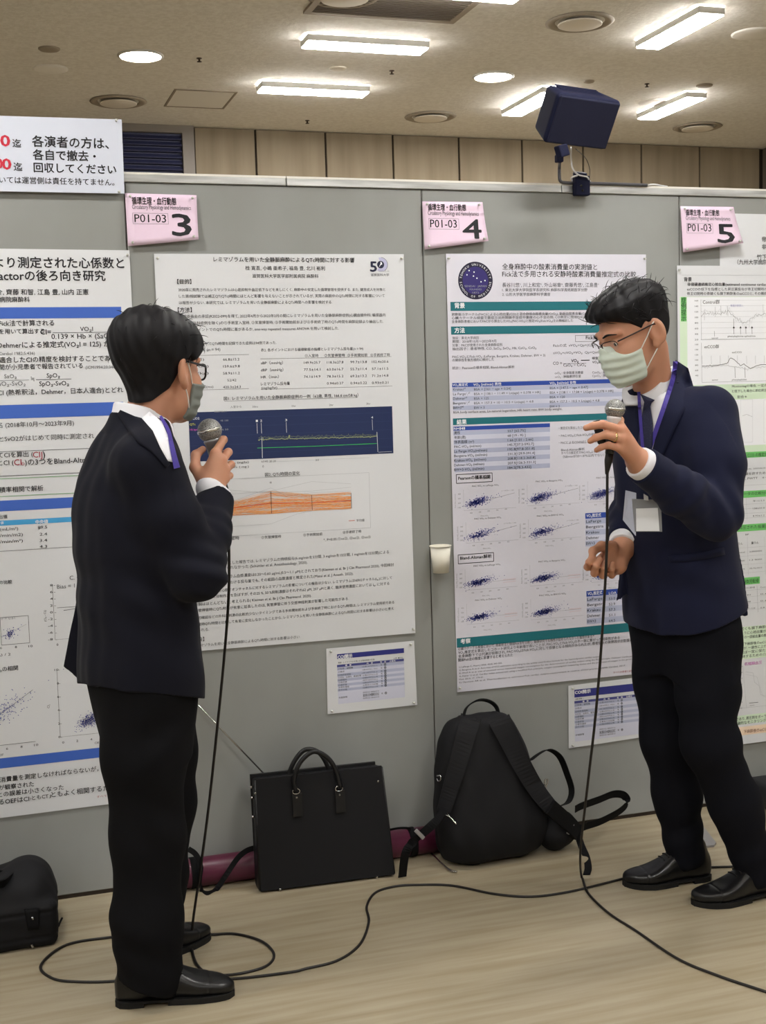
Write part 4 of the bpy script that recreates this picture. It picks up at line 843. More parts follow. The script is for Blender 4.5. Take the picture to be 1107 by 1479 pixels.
# ------------------------------------------------------------------ people
M_skin = mat('skin', (192, 140, 114), .5, spec=.35); MATS['skin'].node_tree.nodes['Principled BSDF'].inputs['Subsurface Weight'].default_value = .08
M_hair = mat('black_hair', (15, 14, 18), .6, spec=.28)
M_suitL = mat('suit_charcoal', (19, 20, 30), .85, spec=.15, sheen=.03, bump=((900, 900, 900), .1, .0005))
M_trouL = mat('trousers_black', (13, 13, 16), .88, spec=.15)
M_suitR = mat('suit_navy', (25, 28, 50), .85, spec=.15, sheen=.05, bump=((900, 900, 900), .1, .0005))
M_trouR = mat('trousers_dark_navy', (15, 16, 23), .88, spec=.15)
M_shirt = mat('white_shirt', (228, 228, 234), .8)
M_shoe = mat('black_leather_shoe', (16, 16, 18), .3, spec=.5)
M_sole = mat('shoe_sole', (12, 12, 13), .7)
M_purple = mat('purple_lanyard', (66, 52, 146), .6)
M_blackp = mat('black_plastic', (18, 18, 20), .3, spec=.5)
def ray_hit(f, pix, off=0.0, t0=2.2, t1=4.3):
    """where the lines of sight of the photograph meet a surface (nearest approach when they miss)"""
    D = np.array([ray(*q) for q in pix]); t = np.full(len(D), t0); best = np.full(len(D), 1e9); bt = t.copy(); live = np.ones(len(D), bool)
    for _ in range(90):
        d = f(CAM+D*t[:, None])-off; k = live & (d < best); best[k] = d[k]; bt[k] = t[k]
        live &= (d > 3e-4) & (t < t1); t = np.where(live, t+np.maximum(d*.6, 4e-4), t)
    return CAM+D*bt[:, None]
def cut(f, p, n):
    p = np.asarray(p, float); n = nrm(n); return lambda P: np.maximum(f(P), (P-p)@n)
def bbox(pts, pad): pts = np.asarray(pts, float); return pts.min(0)-pad, pts.max(0)+pad
def add_surf(name, f, lo, hi, h, m, parent=None, **k):
    v, q = surf(f, lo, hi, h); b = MB(); b.add(v, q, m, True); return b.build(name, parent, **k)
def pix_patch(e0, e1, n, m_, f, off, th, mt, mb):
    g = patch([tuple(q) for q in e0], [tuple(q) for q in e1], n, m_); G = ray_hit(f, g, off)
    v, q = slab_vf(G, n, m_, th, -FW); mb.add(v, q, mt, True)
def pix_strap(path, wpx, f, off, th, mt, mb, n=24):
    P = smooth_path(np.array(path, float), n); d = np.gradient(P, axis=0); d /= np.linalg.norm(d, axis=1, keepdims=True); nn = np.stack([-d[:, 1], d[:, 0]], 1)
    w = np.broadcast_to(np.asarray(wpx, float), (n,))[:, None]; g = np.stack([P-nn*w/2, P+nn*w/2], 1).reshape(-1, 2)
    G = ray_hit(f, g, off); v, q = slab_vf(G, n, 2, th, -FW); mb.add(v, q, mt, False)

class Head:
    """X to the person's right, Y forward, Z up; origin mid-head"""
    def __init__(s, c, fwd, up, sc):
        s.c = np.asarray(c, float); s.F = nrm(fwd); up = np.asarray(up, float); s.X = nrm(np.cross(s.F, up)); s.U = np.cross(s.X, s.F); s.M = np.stack([s.X, s.F, s.U]); s.s = sc
    def w(s, p): return s.c+(np.asarray(p, float)*s.s)@s.M
    def loc(s, P): return ((P-s.c)@s.M.T)/s.s
    def wrap(s, g): return lambda P: g(s.loc(P))*s.s
def head_parts():
    cran = s_ell((0, -.014, .032), (.077, .098, .086)); face = s_ell((0, .030, -.03), (.063, .064, .085)); jaw = s_ell((0, .042, -.078), (.046, .046, .034)); chin = s_ell((0, .078, -.098), (.022, .018, .018))
    cheek = [s_ell((sx*.042, .062, -.022), (.024, .026, .024)) for sx in (-1, 1)]
    skull = s_un([cran, face, jaw], .03); base = s_un([skull, chin]+cheek, .02)
    nose = s_un([s_cone((0, .088, .022), (0, .103, -.020), .0075, .0120), s_cone((-.009, .096, -.026), (.009, .096, -.026), .008, .008)], .01)
    brow = [s_cone((sx*.014, .089, .030), (sx*.05, .074, .034), .009, .008) for sx in (-1, 1)]
    lids = [s_ell((sx*.032, .072, .010), (.0175, .0165, .0145)) for sx in (-1, 1)]
    lips = s_un([s_cone((-.016, .096, -.056), (.016, .096, -.056), .006, .006), s_cone((-.014, .096, -.066), (.014, .096, -.066), .006, .006)], .004)
    def ear(sx):
        M_ = np.array([[math.cos(.35), sx*math.sin(.35), 0], [-sx*math.sin(.35), math.cos(.35), 0], [0, 0, 1.]]); o = s_ell((sx*.083, -.018, -.002), (.0105, .022, .036), M_); i = s_ell((sx*.095, -.010, .004), (.011, .013, .023), M_); lob = s_ell((sx*.078, -.006, -.033), (.008, .011, .013))
        return lambda P: sm_min(sm_max(o(P), -i(P), .006), lob(P), .008)
    ears = [ear(-1), ear(1)]
    def full(P):
        d = sm_min(base(P), nose(P), .012)
        for b_ in brow: d = sm_min(d, b_(P), .012)
        for sx in (-1, 1): d = sm_max(d, -s_ell((sx*.032, .098, .010), (.020, .017, .012))(P), .012)
        for l in lids: d = sm_min(d, l(P), .004)
        for sx in (-1, 1):     # eye opening
            d = sm_max(d, -s_ell((sx*.032, .090, .008), (.0135, .012, .0048))(P), .002)
        d = sm_min(d, lips(P), .006)
        for e in ears: d = sm_min(d, e(P), .008)
        return d
    return base, skull, full
H_BASE, H_SKULL, H_FULL = head_parts()
def hair_sdf(style):
    zb_y = [-.13, -.10, -.07, -.035, -.02, .0, .018, .04, .07, .095, .13]
    if style == 'bowl': zb = [-.092, -.090, -.078, -.045, .002, .036, .024, .030, .048, .056, .058]; ss = lambda x: (lambda t: t*t*(3-2*t))(np.clip(x, 0, 1)); th = lambda P: .004+.030*ss((P[:, 2]+.02)/.13)+.012*ss((-P[:, 1]-.01)/.09)*ss((P[:, 2]+.075)/.09)
    else: zb = [-.066, -.064, -.06, -.046, .004, .034, .020, .046, .066, .074, .076]; th = lambda P: .005+.024*np.clip((P[:, 2]-.03)/.07, 0, 1)**1.2+.012*np.clip((P[:, 1]-.03)/.05, 0, 1)*np.clip((P[:, 2]-.05)/.04, 0, 1)
    nape = s_cone((0, -.030, -.03), (0, -.044, -.14), .052, .044)
    def f(P):
        d = (sm_min(H_SKULL(P), nape(P), .03) if style == 'bowl' else H_SKULL(P))-th(P)-.0012*np.sin(P[:, 0]*210+P[:, 2]*60)-.0010*np.sin(P[:, 1]*160+P[:, 0]*120); r = (np.interp(P[:, 1], zb_y, zb)-P[:, 2])*.7
        return sm_max(d, r, .010)
    return f
def mask_sdf():
    tent = s_ell((0, .066, -.048), (.043, .044, .052))
    def f(P):
        d = sm_min(sm_min(H_BASE(P), tent(P), .03), s_cone((0, .095, .006), (0, .100, -.024), .009, .012)(P), .02)-.006-.0012*np.sin(P[:, 2]*260+np.abs(P[:, 0])*40)*np.clip((P[:, 1]-.03)/.03, 0, 1)
        ax = np.abs(P[:, 0]); zt = np.interp(ax, [0, .012, .03, .06, .08], [.012, .006, -.010, -.024, -.03]); zb = np.interp(P[:, 1], [.0, .05, .1], [-.098, -.110, -.112])
        r = np.maximum.reduce([(P[:, 2]-zt)*.9, zb-P[:, 2], (.036+.10*np.maximum(P[:, 2]+.03, 0)-P[:, 1])*.9])
        return sm_max(d, r, .003)
    return f
def hand_sdf(Wp, X, Y, curls, thumb, hs=1.0, spread=(.10, .02, -.06, -.14), fl=1.0):
    Y = nrm(Y); X = nrm(np.asarray(X)-Y*np.dot(X, Y)); Z = np.cross(X, Y)
    B = np.stack([X, Y, Z])
    return B, Wp
def hand_build(Wp, X, Y, Zh, curls, thumb, hs=1.0, spread=(.10, .02, -.06, -.14)):
    """X thumb side, Y along the palm, Zh a hint for the back of the hand. returns sdf, finger joints"""
    Y = nrm(Y); X = nrm(np.asarray(X, float)-Y*np.dot(X, Y)); Z = np.cross(X, Y); Z = Z if np.dot(Z, Zh) > 0 else -Z
    w = lambda p: np.asarray(Wp)+hs*(p[0]*X+p[1]*Y+p[2]*Z)
    mcp = [(.027, .088, 0), (.006, .092, .003), (-.014, .087, .001), (-.032, .077, -.004)]
    ln = [(.044, .026, .020), (.048, .030, .021), (.044, .028, .021), (.035, .021, .019)]; rr = [(.0112, .0099, .0092, .0080), (.0115, .0101, .0094, .0082), (.0110, .0097, .009, .0078), (.0100, .0087, .008, .0069)]
    fs = []; J = []
    palm = [s_cone(w((.012, .0, 0)), w((-.012, .0, 0)), .021*hs, .021*hs, (Z, .78))]
    for i in range(4):
        palm.append(s_cone(w((mcp[i][0]*.55, .012, -.002)), w(mcp[i]), .0165*hs, .0125*hs))
    palm.append(s_cone(w((.024, .028, -.010)), w((.018, .070, -.010)), .016*hs, .012*hs)); palm.append(s_cone(w((-.022, .025, -.010)), w((-.026, .065, -.010)), .015*hs, .011*hs))
    tp = [w(q) for q in thumb]
    for i in range(4):
        p = np.array(mcp[i], float); a = 0; pts = [p.copy()]
        for k in range(3):
            a += math.radians(curls[i][k]); d = np.array([math.sin(spread[i])*math.cos(a), math.cos(a)*math.cos(spread[i]), -math.sin(a)]); p = p+d*ln[i][k]; pts.append(p.copy())
        pw = [w(q) for q in pts]; J.append(pw); fs.append(s_chain(pw, [q*hs for q in rr[i]], .004))
    pf = s_un(palm, .016*hs); tf = s_chain(tp, [.0155*hs, .0125*hs, .0105*hs, .0085*hs], .008)
    def f(P):
        d = sm_min(pf(P), tf(P), .010)
        for g in fs: d = sm_min(d, g(P), .005)
        return d
    return f, J, tp
def hand_pts(W, M, Pp, Dd, Tt, thumb, k=1.0, heel=None):
    """hand grown round given joints: wrist, knuckles, middle joints, last joints, tips, thumb"""
    rr = [(.0112, .0099, .0090, .0078), (.0115, .0101, .0092, .0080), (.0110, .0097, .0088, .0076), (.0098, .0086, .0078, .0067)]
    W = np.asarray(W); mid = np.mean(M, 0); side = nrm(np.asarray(M[0])-np.asarray(M[3])); Zn = nrm(np.cross(side, mid-W)); ws = [W+side*.012, W-side*.012]
    palm = [s_cone(ws[0], ws[1], .021*k, .021*k, (Zn, .8))]
    for i in range(4): palm.append(s_cone(W+side*(.011-.0075*i)+(mid-W)*.12, M[i], .0175*k, .0128*k))
    palm.append(s_cone(W*.35+np.asarray(thumb[1])*.45+mid*.2, (np.asarray(M[0])+mid)/2, .0165*k, .012*k))
    if heel is not None: palm.append(s_cone(W*.75+np.asarray(heel)*.25, heel, .020*k, .017*k))
    fs = [s_chain([M[i], Pp[i], Dd[i], Tt[i]], [q*k for q in rr[i]], .004) for i in range(4)]
    pf = s_un(palm, .016*k); tf = s_chain([np.asarray(q) for q in thumb], [.0160*k, .0130*k, .0108*k, .0088*k], .008)
    def f(P):
        d = sm_min(pf(P), tf(P), .010)
        for g in fs: d = sm_min(d, g(P), .005)
        return d
    return f, [[np.asarray(x) for x in (M[i], Pp[i], Dd[i], Tt[i])] for i in range(4)]
A_ = lambda L_: [at(*q) for q in L_]
def shoe(parent, heel, D, z0=0.0, L=.285, flip=1, lab=None):
    D = nrm([D[0], D[1], 0]); S = np.cross([0, 0, 1.0], D)*flip; U = np.array([0, 0, 1.0]); o = np.array([heel[0], heel[1], z0]); k = L/.285
    st = np.array([(-.004, 0, .040, .012, .018, .020), (.004, 0, .042, .026, .034, .032), (.03, 0, .046, .033, .048, .040), (.08, .002, .046, .034, .056, .038), (.125, .004, .043, .038, .050, .035), (.165, .006, .038, .044, .034, .030), (.205, .006, .033, .0475, .022, .026), (.245, .002, .030, .041, .017, .022), (.27, -.003, .028, .029, .013, .020), (.283, -.005, .026, .015, .008, .014), (.287, -.005, .025, .006, .004, .008)]); st[:, 0] *= k
    up_ = s_loft(o, D, S, U, st, 2.5); ank = s_cone(o+D*.055*k+U*.06, o+D*.052*k+U*.10, .040, .037)
    def f(P):
        d = sm_min(up_(P), ank(P), .025); d = np.maximum(d, z0+.010-P[:, 2])
        tng = np.abs((P-o)@D-.165*k)-.0012; return d+.0012*np.clip(1-np.abs((P-o)@D-.225*k)/.004, 0, 1)
    lo, hi = bbox([o-S*.07-D*.02, o+S*.07+D*(L+.02)+U*.15, o+S*.07-D*.02, o-S*.07+D*(L+.02)], .01)
    sh = add_surf('shoe', f, lo, hi, .003, M_shoe, parent)
    out = []; tt = np.linspace(st[0, 0], st[-1, 0], 26)
    hw = np.interp(tt, st[:, 0], st[:, 3])+.003; cs = np.interp(tt, st[:, 0], st[:, 1])
    poly = [(t, c+w_) for t, c, w_ in zip(tt, cs, hw)]+[(t, c-w_) for t, c, w_ in zip(tt[::-1], cs[::-1], hw[::-1])]
    b = MB(); v, q = prism_vf(poly, o+U*.0125, D, S, U, .006); 
    b.add(v, q, M_sole); hp = [(t, y) for t, y in poly if t < .075*k]; v, q = prism_vf(hp, o+U*.0055, D, S, U, .011); b.add(v, q, M_sole)
    fp = [(t, y*.98) for t, y in poly if t > .115*k]; v, q = prism_vf(fp, o+U*.005, D, S, U, .009); b.add(v, q, M_sole); b.build('sole', sh)
    b = MB()
    for t in (.118, .132, .146, .160):
        g = drape(f, o, D, S, U, [(s_, t*k) for s_ in np.linspace(-.022, .022, 9)], .0015, .16, 0.0); b.add(*tube_vf(g, .0019, 6), M_sole, True)
    g = drape(f, o, D, S, U, [(.022, .112*k), (.03, .10*k), (.035, .125*k), (.025, .14*k), (.012, .118*k)], .002, .16, 0.0); b.add(*tube_vf(smooth_path(g, 20), .0017, 6), M_sole, True)
    b.build('laces', sh); return f
def hair_tufts(H, f, n, ln, seed, mb, zmin, sweep):
    """fine locks rooted on the hair surface, each a tapered strand"""
    g = np.random.default_rng(seed); d = g.normal(size=(n*4, 3)); d /= np.linalg.norm(d, axis=1, keepdims=True); d = d[(d[:, 2] > zmin)][:n]
    o = np.array([0, -.01, .03]); t = np.full(len(d), .16)
    for _ in range(40): t = t-np.clip(f(o+d*t[:, None])*.8, -.01, .02)
    ok = f(o+d*t[:, None]) < .004; R = (o+d*t[:, None])[ok]; d = d[ok]
    for p, q in zip(R, d):
        tang = np.cross(q, [1, 0, 0]) if sweep is None else np.asarray(sweep(p), float); tang = tang-q*np.dot(tang, q)*.97; tang = nrm(tang+g.normal(size=3)*.14); L_ = ln*g.uniform(.6, 1.3)
        u = np.linspace(0, 1, 5)[:, None]; P = p-q*.003+tang*L_*u+q*(.0036*np.sin(u*2.6)-.004*u*u); P = P*1.0
        mb.add(*tube_vf(H.c+(P*H.s)@H.M, np.array([.0008, .0010, .0008, .0006, .0002])*H.s, 4, caps=False), M_hair, True)
def folds(f, lst):
    def g(P):
        d = f(P)
        for c, n, k, a, r in lst: q = P-np.asarray(c); d = d+a*np.sin(k*(q@nrm(n)))*np.exp(-np.sum(q*q, 1)/(r*r))
        return d
    return g
HB = .003      # cell of the body surfaces

# ================================================================== man on the left
o_ = np.array([-.085, -.62, 0.]); Fb = nrm([.966, .26, 0]); Sb = np.array([-Fb[1], Fb[0], 0]); Az = np.array([0, 0, 1.])
torsoL = [(.66, 0, 0, .186, .132, .140), (.78, 0, 0, .188, .136, .146), (.90, 0, 0, .180, .128, .140), (1.02, 0, 0, .176, .124, .140), (1.15, 0, 0, .182, .116, .145), (1.25, 0, 0, .184, .104, .126), (1.32, 0, .004, .164, .088, .096), (1.37, 0, .012, .128, .070, .080), (1.41, 0, .022, .084, .062, .066), (1.44, 0, .028, .058, .052, .052)]
S1 = np.array([-.075, -.768, 1.300]); E1 = np.array([.030, -.815, 1.045]); W1 = np.array([.108, -.655, 1.205])
S2 = np.array([-.084, -.468, 1.27]); E2 = np.array([-.08, -.44, 1.05]); W2 = np.array([-.06, -.54, .87])
person = None
HL = Head(at(233, 537, -.62), (.75, .66, -.10), (0, 0, 1), 1.01)
nb = np.array([-.066, -.62, 1.385])
legsL = dict(near=[(-.068, -.70, .80), (-.092, -.70, .43), (-.125, -.728, .09)], far=[(-.107, -.545, .80), (-.036, -.52, .45), (-.098, -.512, .09)])
r_, a_ = nrm(ray(310, 700)), None
VW = nrm(ray(305, 680)); VR = nrm(np.cross(VW, [0, 0, 1.])); VU = np.cross(VR, VW)
def vv(r, u, a): return nrm(VR*r+VU*u+VW*a)
Whand = at(303, 705, -.655)
hL, JL = hand_pts(Whand, A_([(311, 655, -.640), (320, 666, -.640), (325, 679, -.640), (325, 691, -.636)]), A_([(323, 635, -.613), (330, 653, -.608), (334, 671, -.607), (332, 687, -.610)]), A_([(318, 642, -.586), (323, 656, -.580), (326, 672, -.580), (325, 688, -.587)]), A_([(307, 646, -.566), (310, 659, -.564), (313, 675, -.564), (315, 689, -.571)]), A_([(293, 694, -.642), (282, 675, -.624), (283, 657, -.604), (293, 649, -.592)]), 1.0)
hL2, _, _ = hand_build(W2, (1, 0, .1), (.05, 0, -1), Sb, [(20, 30, 20)]*4, [(.022, .02, -.01), (.04, .05, -.02), (.04, .08, -.03), (.035, .10, -.035)], .95)
torso_bL = s_loft(o_, Az, Sb, Fb, [(t, a, b, w*.86, d1*.82, d2*.82) for t, a, b, w, d1, d2 in torsoL[1:-2]], 2.2)
def foot_sdf(heel, D, L=.25): D = nrm([D[0], D[1], 0]); h = np.array([heel[0], heel[1], 0.]); return s_chain([h+D*.045+[0, 0, .042], h+D*.12+[0, 0, .036], h+D*(L-.05)+[0, 0, .026]], [.026, .022, .012], .02)
hl_near, d_near = (-.192, -.716), (.984, -.176); hl_far, d_far = (-.150, -.553), (.84, .54)
legb = [s_chain([np.array(q) for q in p], [.080, .052, .038], .03) for p in legsL.values()]
bodyL = s_un([torso_bL, s_chain([S1, E1, W1, Whand], [.052, .040, .029, .024], .03), s_chain([S2, E2, W2], [.052, .040, .027], .03)]+legb+[foot_sdf(hl_near, d_near), foot_sdf(hl_far, d_far)], .03)
neckL = s_cone(nb+[0.004, .004, -.03], HL.w((0, -.022, -.055)), .058, .054)
fhL = HL.wrap(H_FULL)
def fullL(P):
    d = sm_min(bodyL(P), neckL(P), .03); d = sm_min(d, fhL(P), .018); d = sm_min(d, hL(P), .010); return sm_min(d, hL2(P), .010)
lo, hi = bbox([(-.30, -.90, 0.0), (.20, -.30, 1.70)], .0)
pl = add_surf('person', fullL, lo, hi, HB, M_skin, None, loc=(-.085, -.62, 0), label='person in a black suit seen from behind, facing the poster numbered 3', cat='person')
# jacket
hemL = lambda P: np.maximum(P[:, 2]-9, (.738-.035*((P-o_)@Fb)/.14-.02*np.clip(((P-o_)@Sb)/.19, -1, 1))-P[:, 2])
tjL = s_loft(o_, Az, Sb, Fb, torsoL, 2.3)
slv1 = s_chain([S1, (S1+E1)/2+[.004, -.004, 0], E1, (E1+W1)/2, W1+.012*nrm(W1-E1)], [.066, .064, .060, .054, .044], .03); slv2 = s_chain([S2, E2, W2], [.055, .053, .043], .03)
slv1 = cut(slv1, W1+.004*nrm(W1-E1), W1-E1)
flapL = [at(x, y, -.52)[[0, 2]] for x, y in ((116, 850), (104, 905), (91, 966), (103, 973), (115, 983), (119, 960), (124, 905), (130, 850))]
fp = s_poly(flapL)
def jackL(P):
    d = sm_min(sm_min(tjL(P), s_cone(nb-[0, 0, .03], S1, .055, .062)(P), .04), slv1(P), .05); d = sm_min(d, slv2(P), .04); d = np.maximum(d, hemL(P))
    fl = np.maximum(fp(P[:, [0, 2]]), np.abs(P[:, 1]+.52+.35*(P[:, 0]+.2))-.008); d = np.minimum(d, fl)
    return d+wob(P, 16, .0035, 3)
jackL_f = folds(jackL, [(E1+[.02, -.02, .01], (0.3, .2, 1), 120, .005, .07), ((E1+W1)/2, W1-E1, 130, .0035, .06), ((-.08, -.77, 1.0), (.5, 0, 1), 60, .004, .12), ((-.2, -.62, 1.0), (0.2, 0, 1), 55, .003, .12)])
colJL = s_loft(nb-[0, 0, .02], nrm([.16, .04, 1]), Sb, nrm(Fb-[0, 0, .16]), [(0, 0, -.004, .094, .085, .082), (.03, 0, -.004, .078, .078, .074), (.058, 0, -.004, .070, .07, .066)], 2.0)
def neck_open(P, nb, A, S, Fd, R0, hx, hz):
    q = P-nb; s_ = q@S; f_ = q@Fd; z = q@A; R_ = np.interp(f_, [.02, .07, .12], [R0, .066, .035]); return np.maximum(np.hypot(s_, np.minimum(f_, .02))-R_, (np.interp(f_, hx, hz)-z)*.7)
def jackL_full(P):
    d = sm_min(jackL_f(P), np.maximum(colJL(P), (P[:, 2]-nb[2]-np.interp((P-nb)@Fb, [-.08, 0, .05], [.046, .016, -.03]))*.8), .008)
    return np.maximum(d, -neck_open(P, nb, Az, Sb, Fb, .083, [-.08, 0, .03, .07, .11], [.046, .014, -.022, -.074, -.155]))
add_surf('jacket', jackL_full, *bbox([(-.34, -.92, .66), (.18, -.32, 1.48)], .0), .0034, M_suitL, pl)
# shirt: collar, cuff
colS = s_loft(nb-[0, 0, .05], nrm([.10, .03, 1]), Sb, nrm(Fb-[0, 0, .10]), [(0, 0, .0, .090, .088, .086), (.04, 0, .0, .084, .080, .080), (.075, 0, .0, .074, .074, .072), (.14, 0, .0, .066, .067, .063)], 2.0)
cuffL = cut(cut(s_chain([E1, W1, Whand+(Whand-W1)*.0], [.05, .037, .034], .01), W1+.018*nrm(W1-E1), W1-E1), W1-.02*nrm(W1-E1), E1-W1)
def shirtL(P):
    f_ = np.maximum.reduce([tjL(P)+.006, s_ell(nb+Fb*.07+[0, 0, -.05], (.09, .09, .13))(P), (P-nb-[0, 0, .0])@nrm([.3, .1, 1])])
    return np.minimum(np.minimum(np.maximum(colS(P), (P[:, 2]-nb[2]-np.interp((P-nb)@Fb, [-.08, 0, .03, .07], [.070, .047, .030, .004]))*.8), f_), f_)
sL = add_surf('shirt', shirtL, *bbox([(-.18, -.75, 1.1), (.20, -.50, 1.50)], .0), .0028, M_shirt, pl); add_surf('cuff', cuffL, *bbox([W1], .09), .0028, M_shirt, sL)
# trousers
hipL = s_loft(o_, Az, Sb, Fb, [(.60, 0, 0, .13, .100, .100), (.80, 0, 0, .165, .128, .128), (.92, 0, 0, .155, .11, .11)], 2.2)
tn = s_chain([np.array(q) for q in [(-.080, -.69, .80), (-.098, -.70, .60), (-.100, -.702, .40), (-.112, -.722, .20), (-.113, -.728, .06)]], [.104, .096, .084, .080, .079], .04)
tf = s_chain([np.array(q) for q in [(-.088, -.55, .80), (-.064, -.545, .68), (-.050, -.53, .56), (-.042, -.52, .42), (-.066, -.515, .22), (-.085, -.508, .08)]], [.110, .108, .098, .084, .078, .076], .04)
tn = cut(tn, (-.115, -.73, .040), (-.42, 0, -1)); tf = cut(tf, (-.09, -.5, .06), (-.2, -.1, -1))
trL = folds(lambda P: sm_min(np.minimum(sm_min(tn(P), tf(P), .012), 9), hipL(P), .04)+wob(P, 12, .0016, 8), [((-.16, -.74, .14), (.5, 0, 1), 80, .0035, .10), ((-.06, -.79, .45), (.8, .1, 1), 70, .0025, .10), ((-.06, -.79, .66), (-.7, 0, 1), 60, .0035, .09), ((-.06, -.54, .2), (.4, 0, 1), 75, .003, .1)])
add_surf('trousers', trL, *bbox([(-.27, -.86, .015), (.10, -.40, .94)], .0), .0036, M_trouL, pl)
shoe(pl, hl_near, d_near, L=.280); shoe(pl, hl_far, d_far, L=.272)
# hair, mask, glasses
fb = hair_sdf('bowl'); mb = MB(); v, q = surf(HL.wrap(fb), *bbox([HL.w((sx, sy, sz)) for sx in (-.12, .12) for sy in (-.15, .14) for sz in (-.11, .16)], 0), .003); mb.add(v, q, M_hair, True)
hair_tufts(HL, fb, 110, .026, 3, mb, -.35, lambda p: (p[0]*2, p[1]-.02, -.12-.2*(p[2] < .06))); mb.build('hair', pl)
M_maskG = mat('grey_green_mask', (124, 130, 126), .85); M_maskW = mat('pale_mint_mask', (208, 220, 210), .85)
def mask(H, parent, m):
    f = H.wrap(mask_sdf()); b = MB(); v, q = surf(f, *bbox([H.w((sx, sy, sz)) for sx in (-.1, .1) for sy in (-.0, .14) for sz in (-.15, .05)], 0), .0024); b.add(v, q, m, True); o = b.build('face_mask', parent)
    for sx in (-1, 1):
        b = MB()
        for pts in (((.064, .040, -.032), (.078, .015, -.004), (.087, -.012, .024), (.084, -.030, .026)), ((.056, .040, -.088), (.073, .012, -.058), (.082, -.012, -.036), (.083, -.03, -.024))):
            P = np.array([H.w((sx*x, y, z)) for x, y, z in smooth_path(pts, 14)]); b.add(*tube_vf(P, .0016, 6), mat('mask_elastic', (226, 224, 218), .8), True)
        b.build('ear_loop', o)
mask(HL, pl, M_maskG)
def glasses(H, parent, m, r, full, lw=.027, lh=.019, temple=.0022):
    b = MB(); gl = MB()
    for sx in (-1, 1):
        a = np.linspace(0, 2*np.pi, 28, endpoint=False); n = 3.2
        cx_, cy_ = np.sign(np.cos(a))*np.abs(np.cos(a))**(2/n)*lw, np.sign(np.sin(a))*np.abs(np.sin(a))**(2/n)*lh
        pts = [H.w((sx*.034+x, .110-abs(sx*.034+x)**2*4.5, .008+z)) for x, z in zip(cx_, cy_)]
        if full: b.add(*tube_vf(pts, r, 6, closed=True), m, True)
        else: b.add(*tube_vf([p for p, z in zip(pts, cy_) if z > -.002] if False else pts[:15], r, 6), m, True)
        gl.add(np.array(pts), [tuple(range(28))], mat('lens_glass', (235, 240, 240), .02, alpha=.10, spec=.7))
        P = smooth_path(np.array([H.w(q) for q in ((sx*.062, .093, .018), (sx*.070, .080, .019), (sx*.081, .03, .020), (sx*.087, -.012, .020), (sx*.084, -.032, .006))]), 22); b.add(*ribbon_vf(P, .005 if full else .0035, .0024, H.U), m, True)
    P = smooth_path(np.array([H.w(q) for q in ((-.010, .1105, .012), (0, .114, .016), (.010, .1105, .012))]), 9); b.add(*tube_vf(P, r, 6), m, True)
    o = b.build('glasses', parent); gl.build('lenses', o)
glasses(HL, pl, mat('black_frame', (14, 14, 16), .3), .0026, True)
# lapel, lanyard
mb = MB(); pix_patch([(174, 592), (206, 606), (221, 623), (231, 648), (246, 670)], [(170, 598), (184, 620), (200, 640), (219, 652), (240, 676)], 20, 6, jackL_full, .001, .003, M_suitL, mb); mb.build('lapel', pl)
mb = MB(); pix_strap([(232, 601), (243, 621), (248, 642), (252, 660), (256, 676)], np.linspace(4, 9, 24), lambda P: np.minimum(jackL_full(P), shirtL(P)), .003, .0016, M_purple, mb); mb.build('lanyard', pl)
mb = MB(); pix_patch([(205, 604), (221, 622), (232, 647), (243, 666)], [(216, 594), (234, 609), (243, 630), (252, 668)], 16, 5, lambda P: np.minimum(jackL_full(P), shirtL(P)), .0015, .0015, M_shirt, mb); mb.build('shirt_front', sL)

# ================================================================== man on the right
oR = np.array([1.434, -.62, .783]); AR = nrm([-.105, -.04, .663]); FR = nrm([-.96, -.23, 0]); FR = nrm(FR-AR*np.dot(FR, AR)); SR = np.cross(AR, FR)
torsoR = [(-.09, 0, 0, .182, .138, .150), (.02, 0, 0, .182, .138, .155), (.14, 0, 0, .172, .130, .152), (.27, 0, 0, .168, .124, .154), (.38, .008, 0, .172, .118, .152), (.47, .012, 0, .178, .112, .142), (.555, .014, 0, .182, .098, .120), (.615, .010, .006, .150, .078, .090), (.655, 0, .016, .090, .066, .066), (.68, 0, .024, .058, .054, .052)]
T = lambda s, t, f=0: oR+SR*s+AR*t+FR*f
SL_ = np.array([1.414, -.792, 1.372]); EL = at(1034, 742, -.885); WL = at(928, 671, -.932)
SR2 = T(-.125, .53); ER = at(917, 712, -.44); WR = at(902, 781, -.59)
HR = Head(at(916, 484, -.715), (-.985, -.09, -.42), (-.12, 0, 1), .985)
VW = nrm(ray(895, 640)); VR = nrm(np.cross(VW, [0, 0, 1.])); VU = np.cross(VR, VW)
WhL = at(920, 664, -.936)
hRm, JR = hand_pts(WhL, A_([(896, 616, -.958), (898, 621, -.985), (900, 634, -.990), (898, 648, -.985)]), A_([(896, 607, -.926), (871, 613, -.984), (875, 628, -.988), (879, 643, -.984)]), A_([(884, 609, -.913), (857, 615, -.975), (861, 632, -.978), (869, 646, -.974)]), A_([(874, 614, -.922), (847, 618, -.966), (853, 637, -.966), (862, 650, -.964)]), A_([(914, 655, -.915), (902, 641, -.902), (888, 629, -.908), (877, 619, -.916)]), .98)
VW = nrm(ray(876, 815)); VR = nrm(np.cross(VW, [0, 0, 1.])); VU = np.cross(VR, VW)
WhR = at(900, 793, -.605)
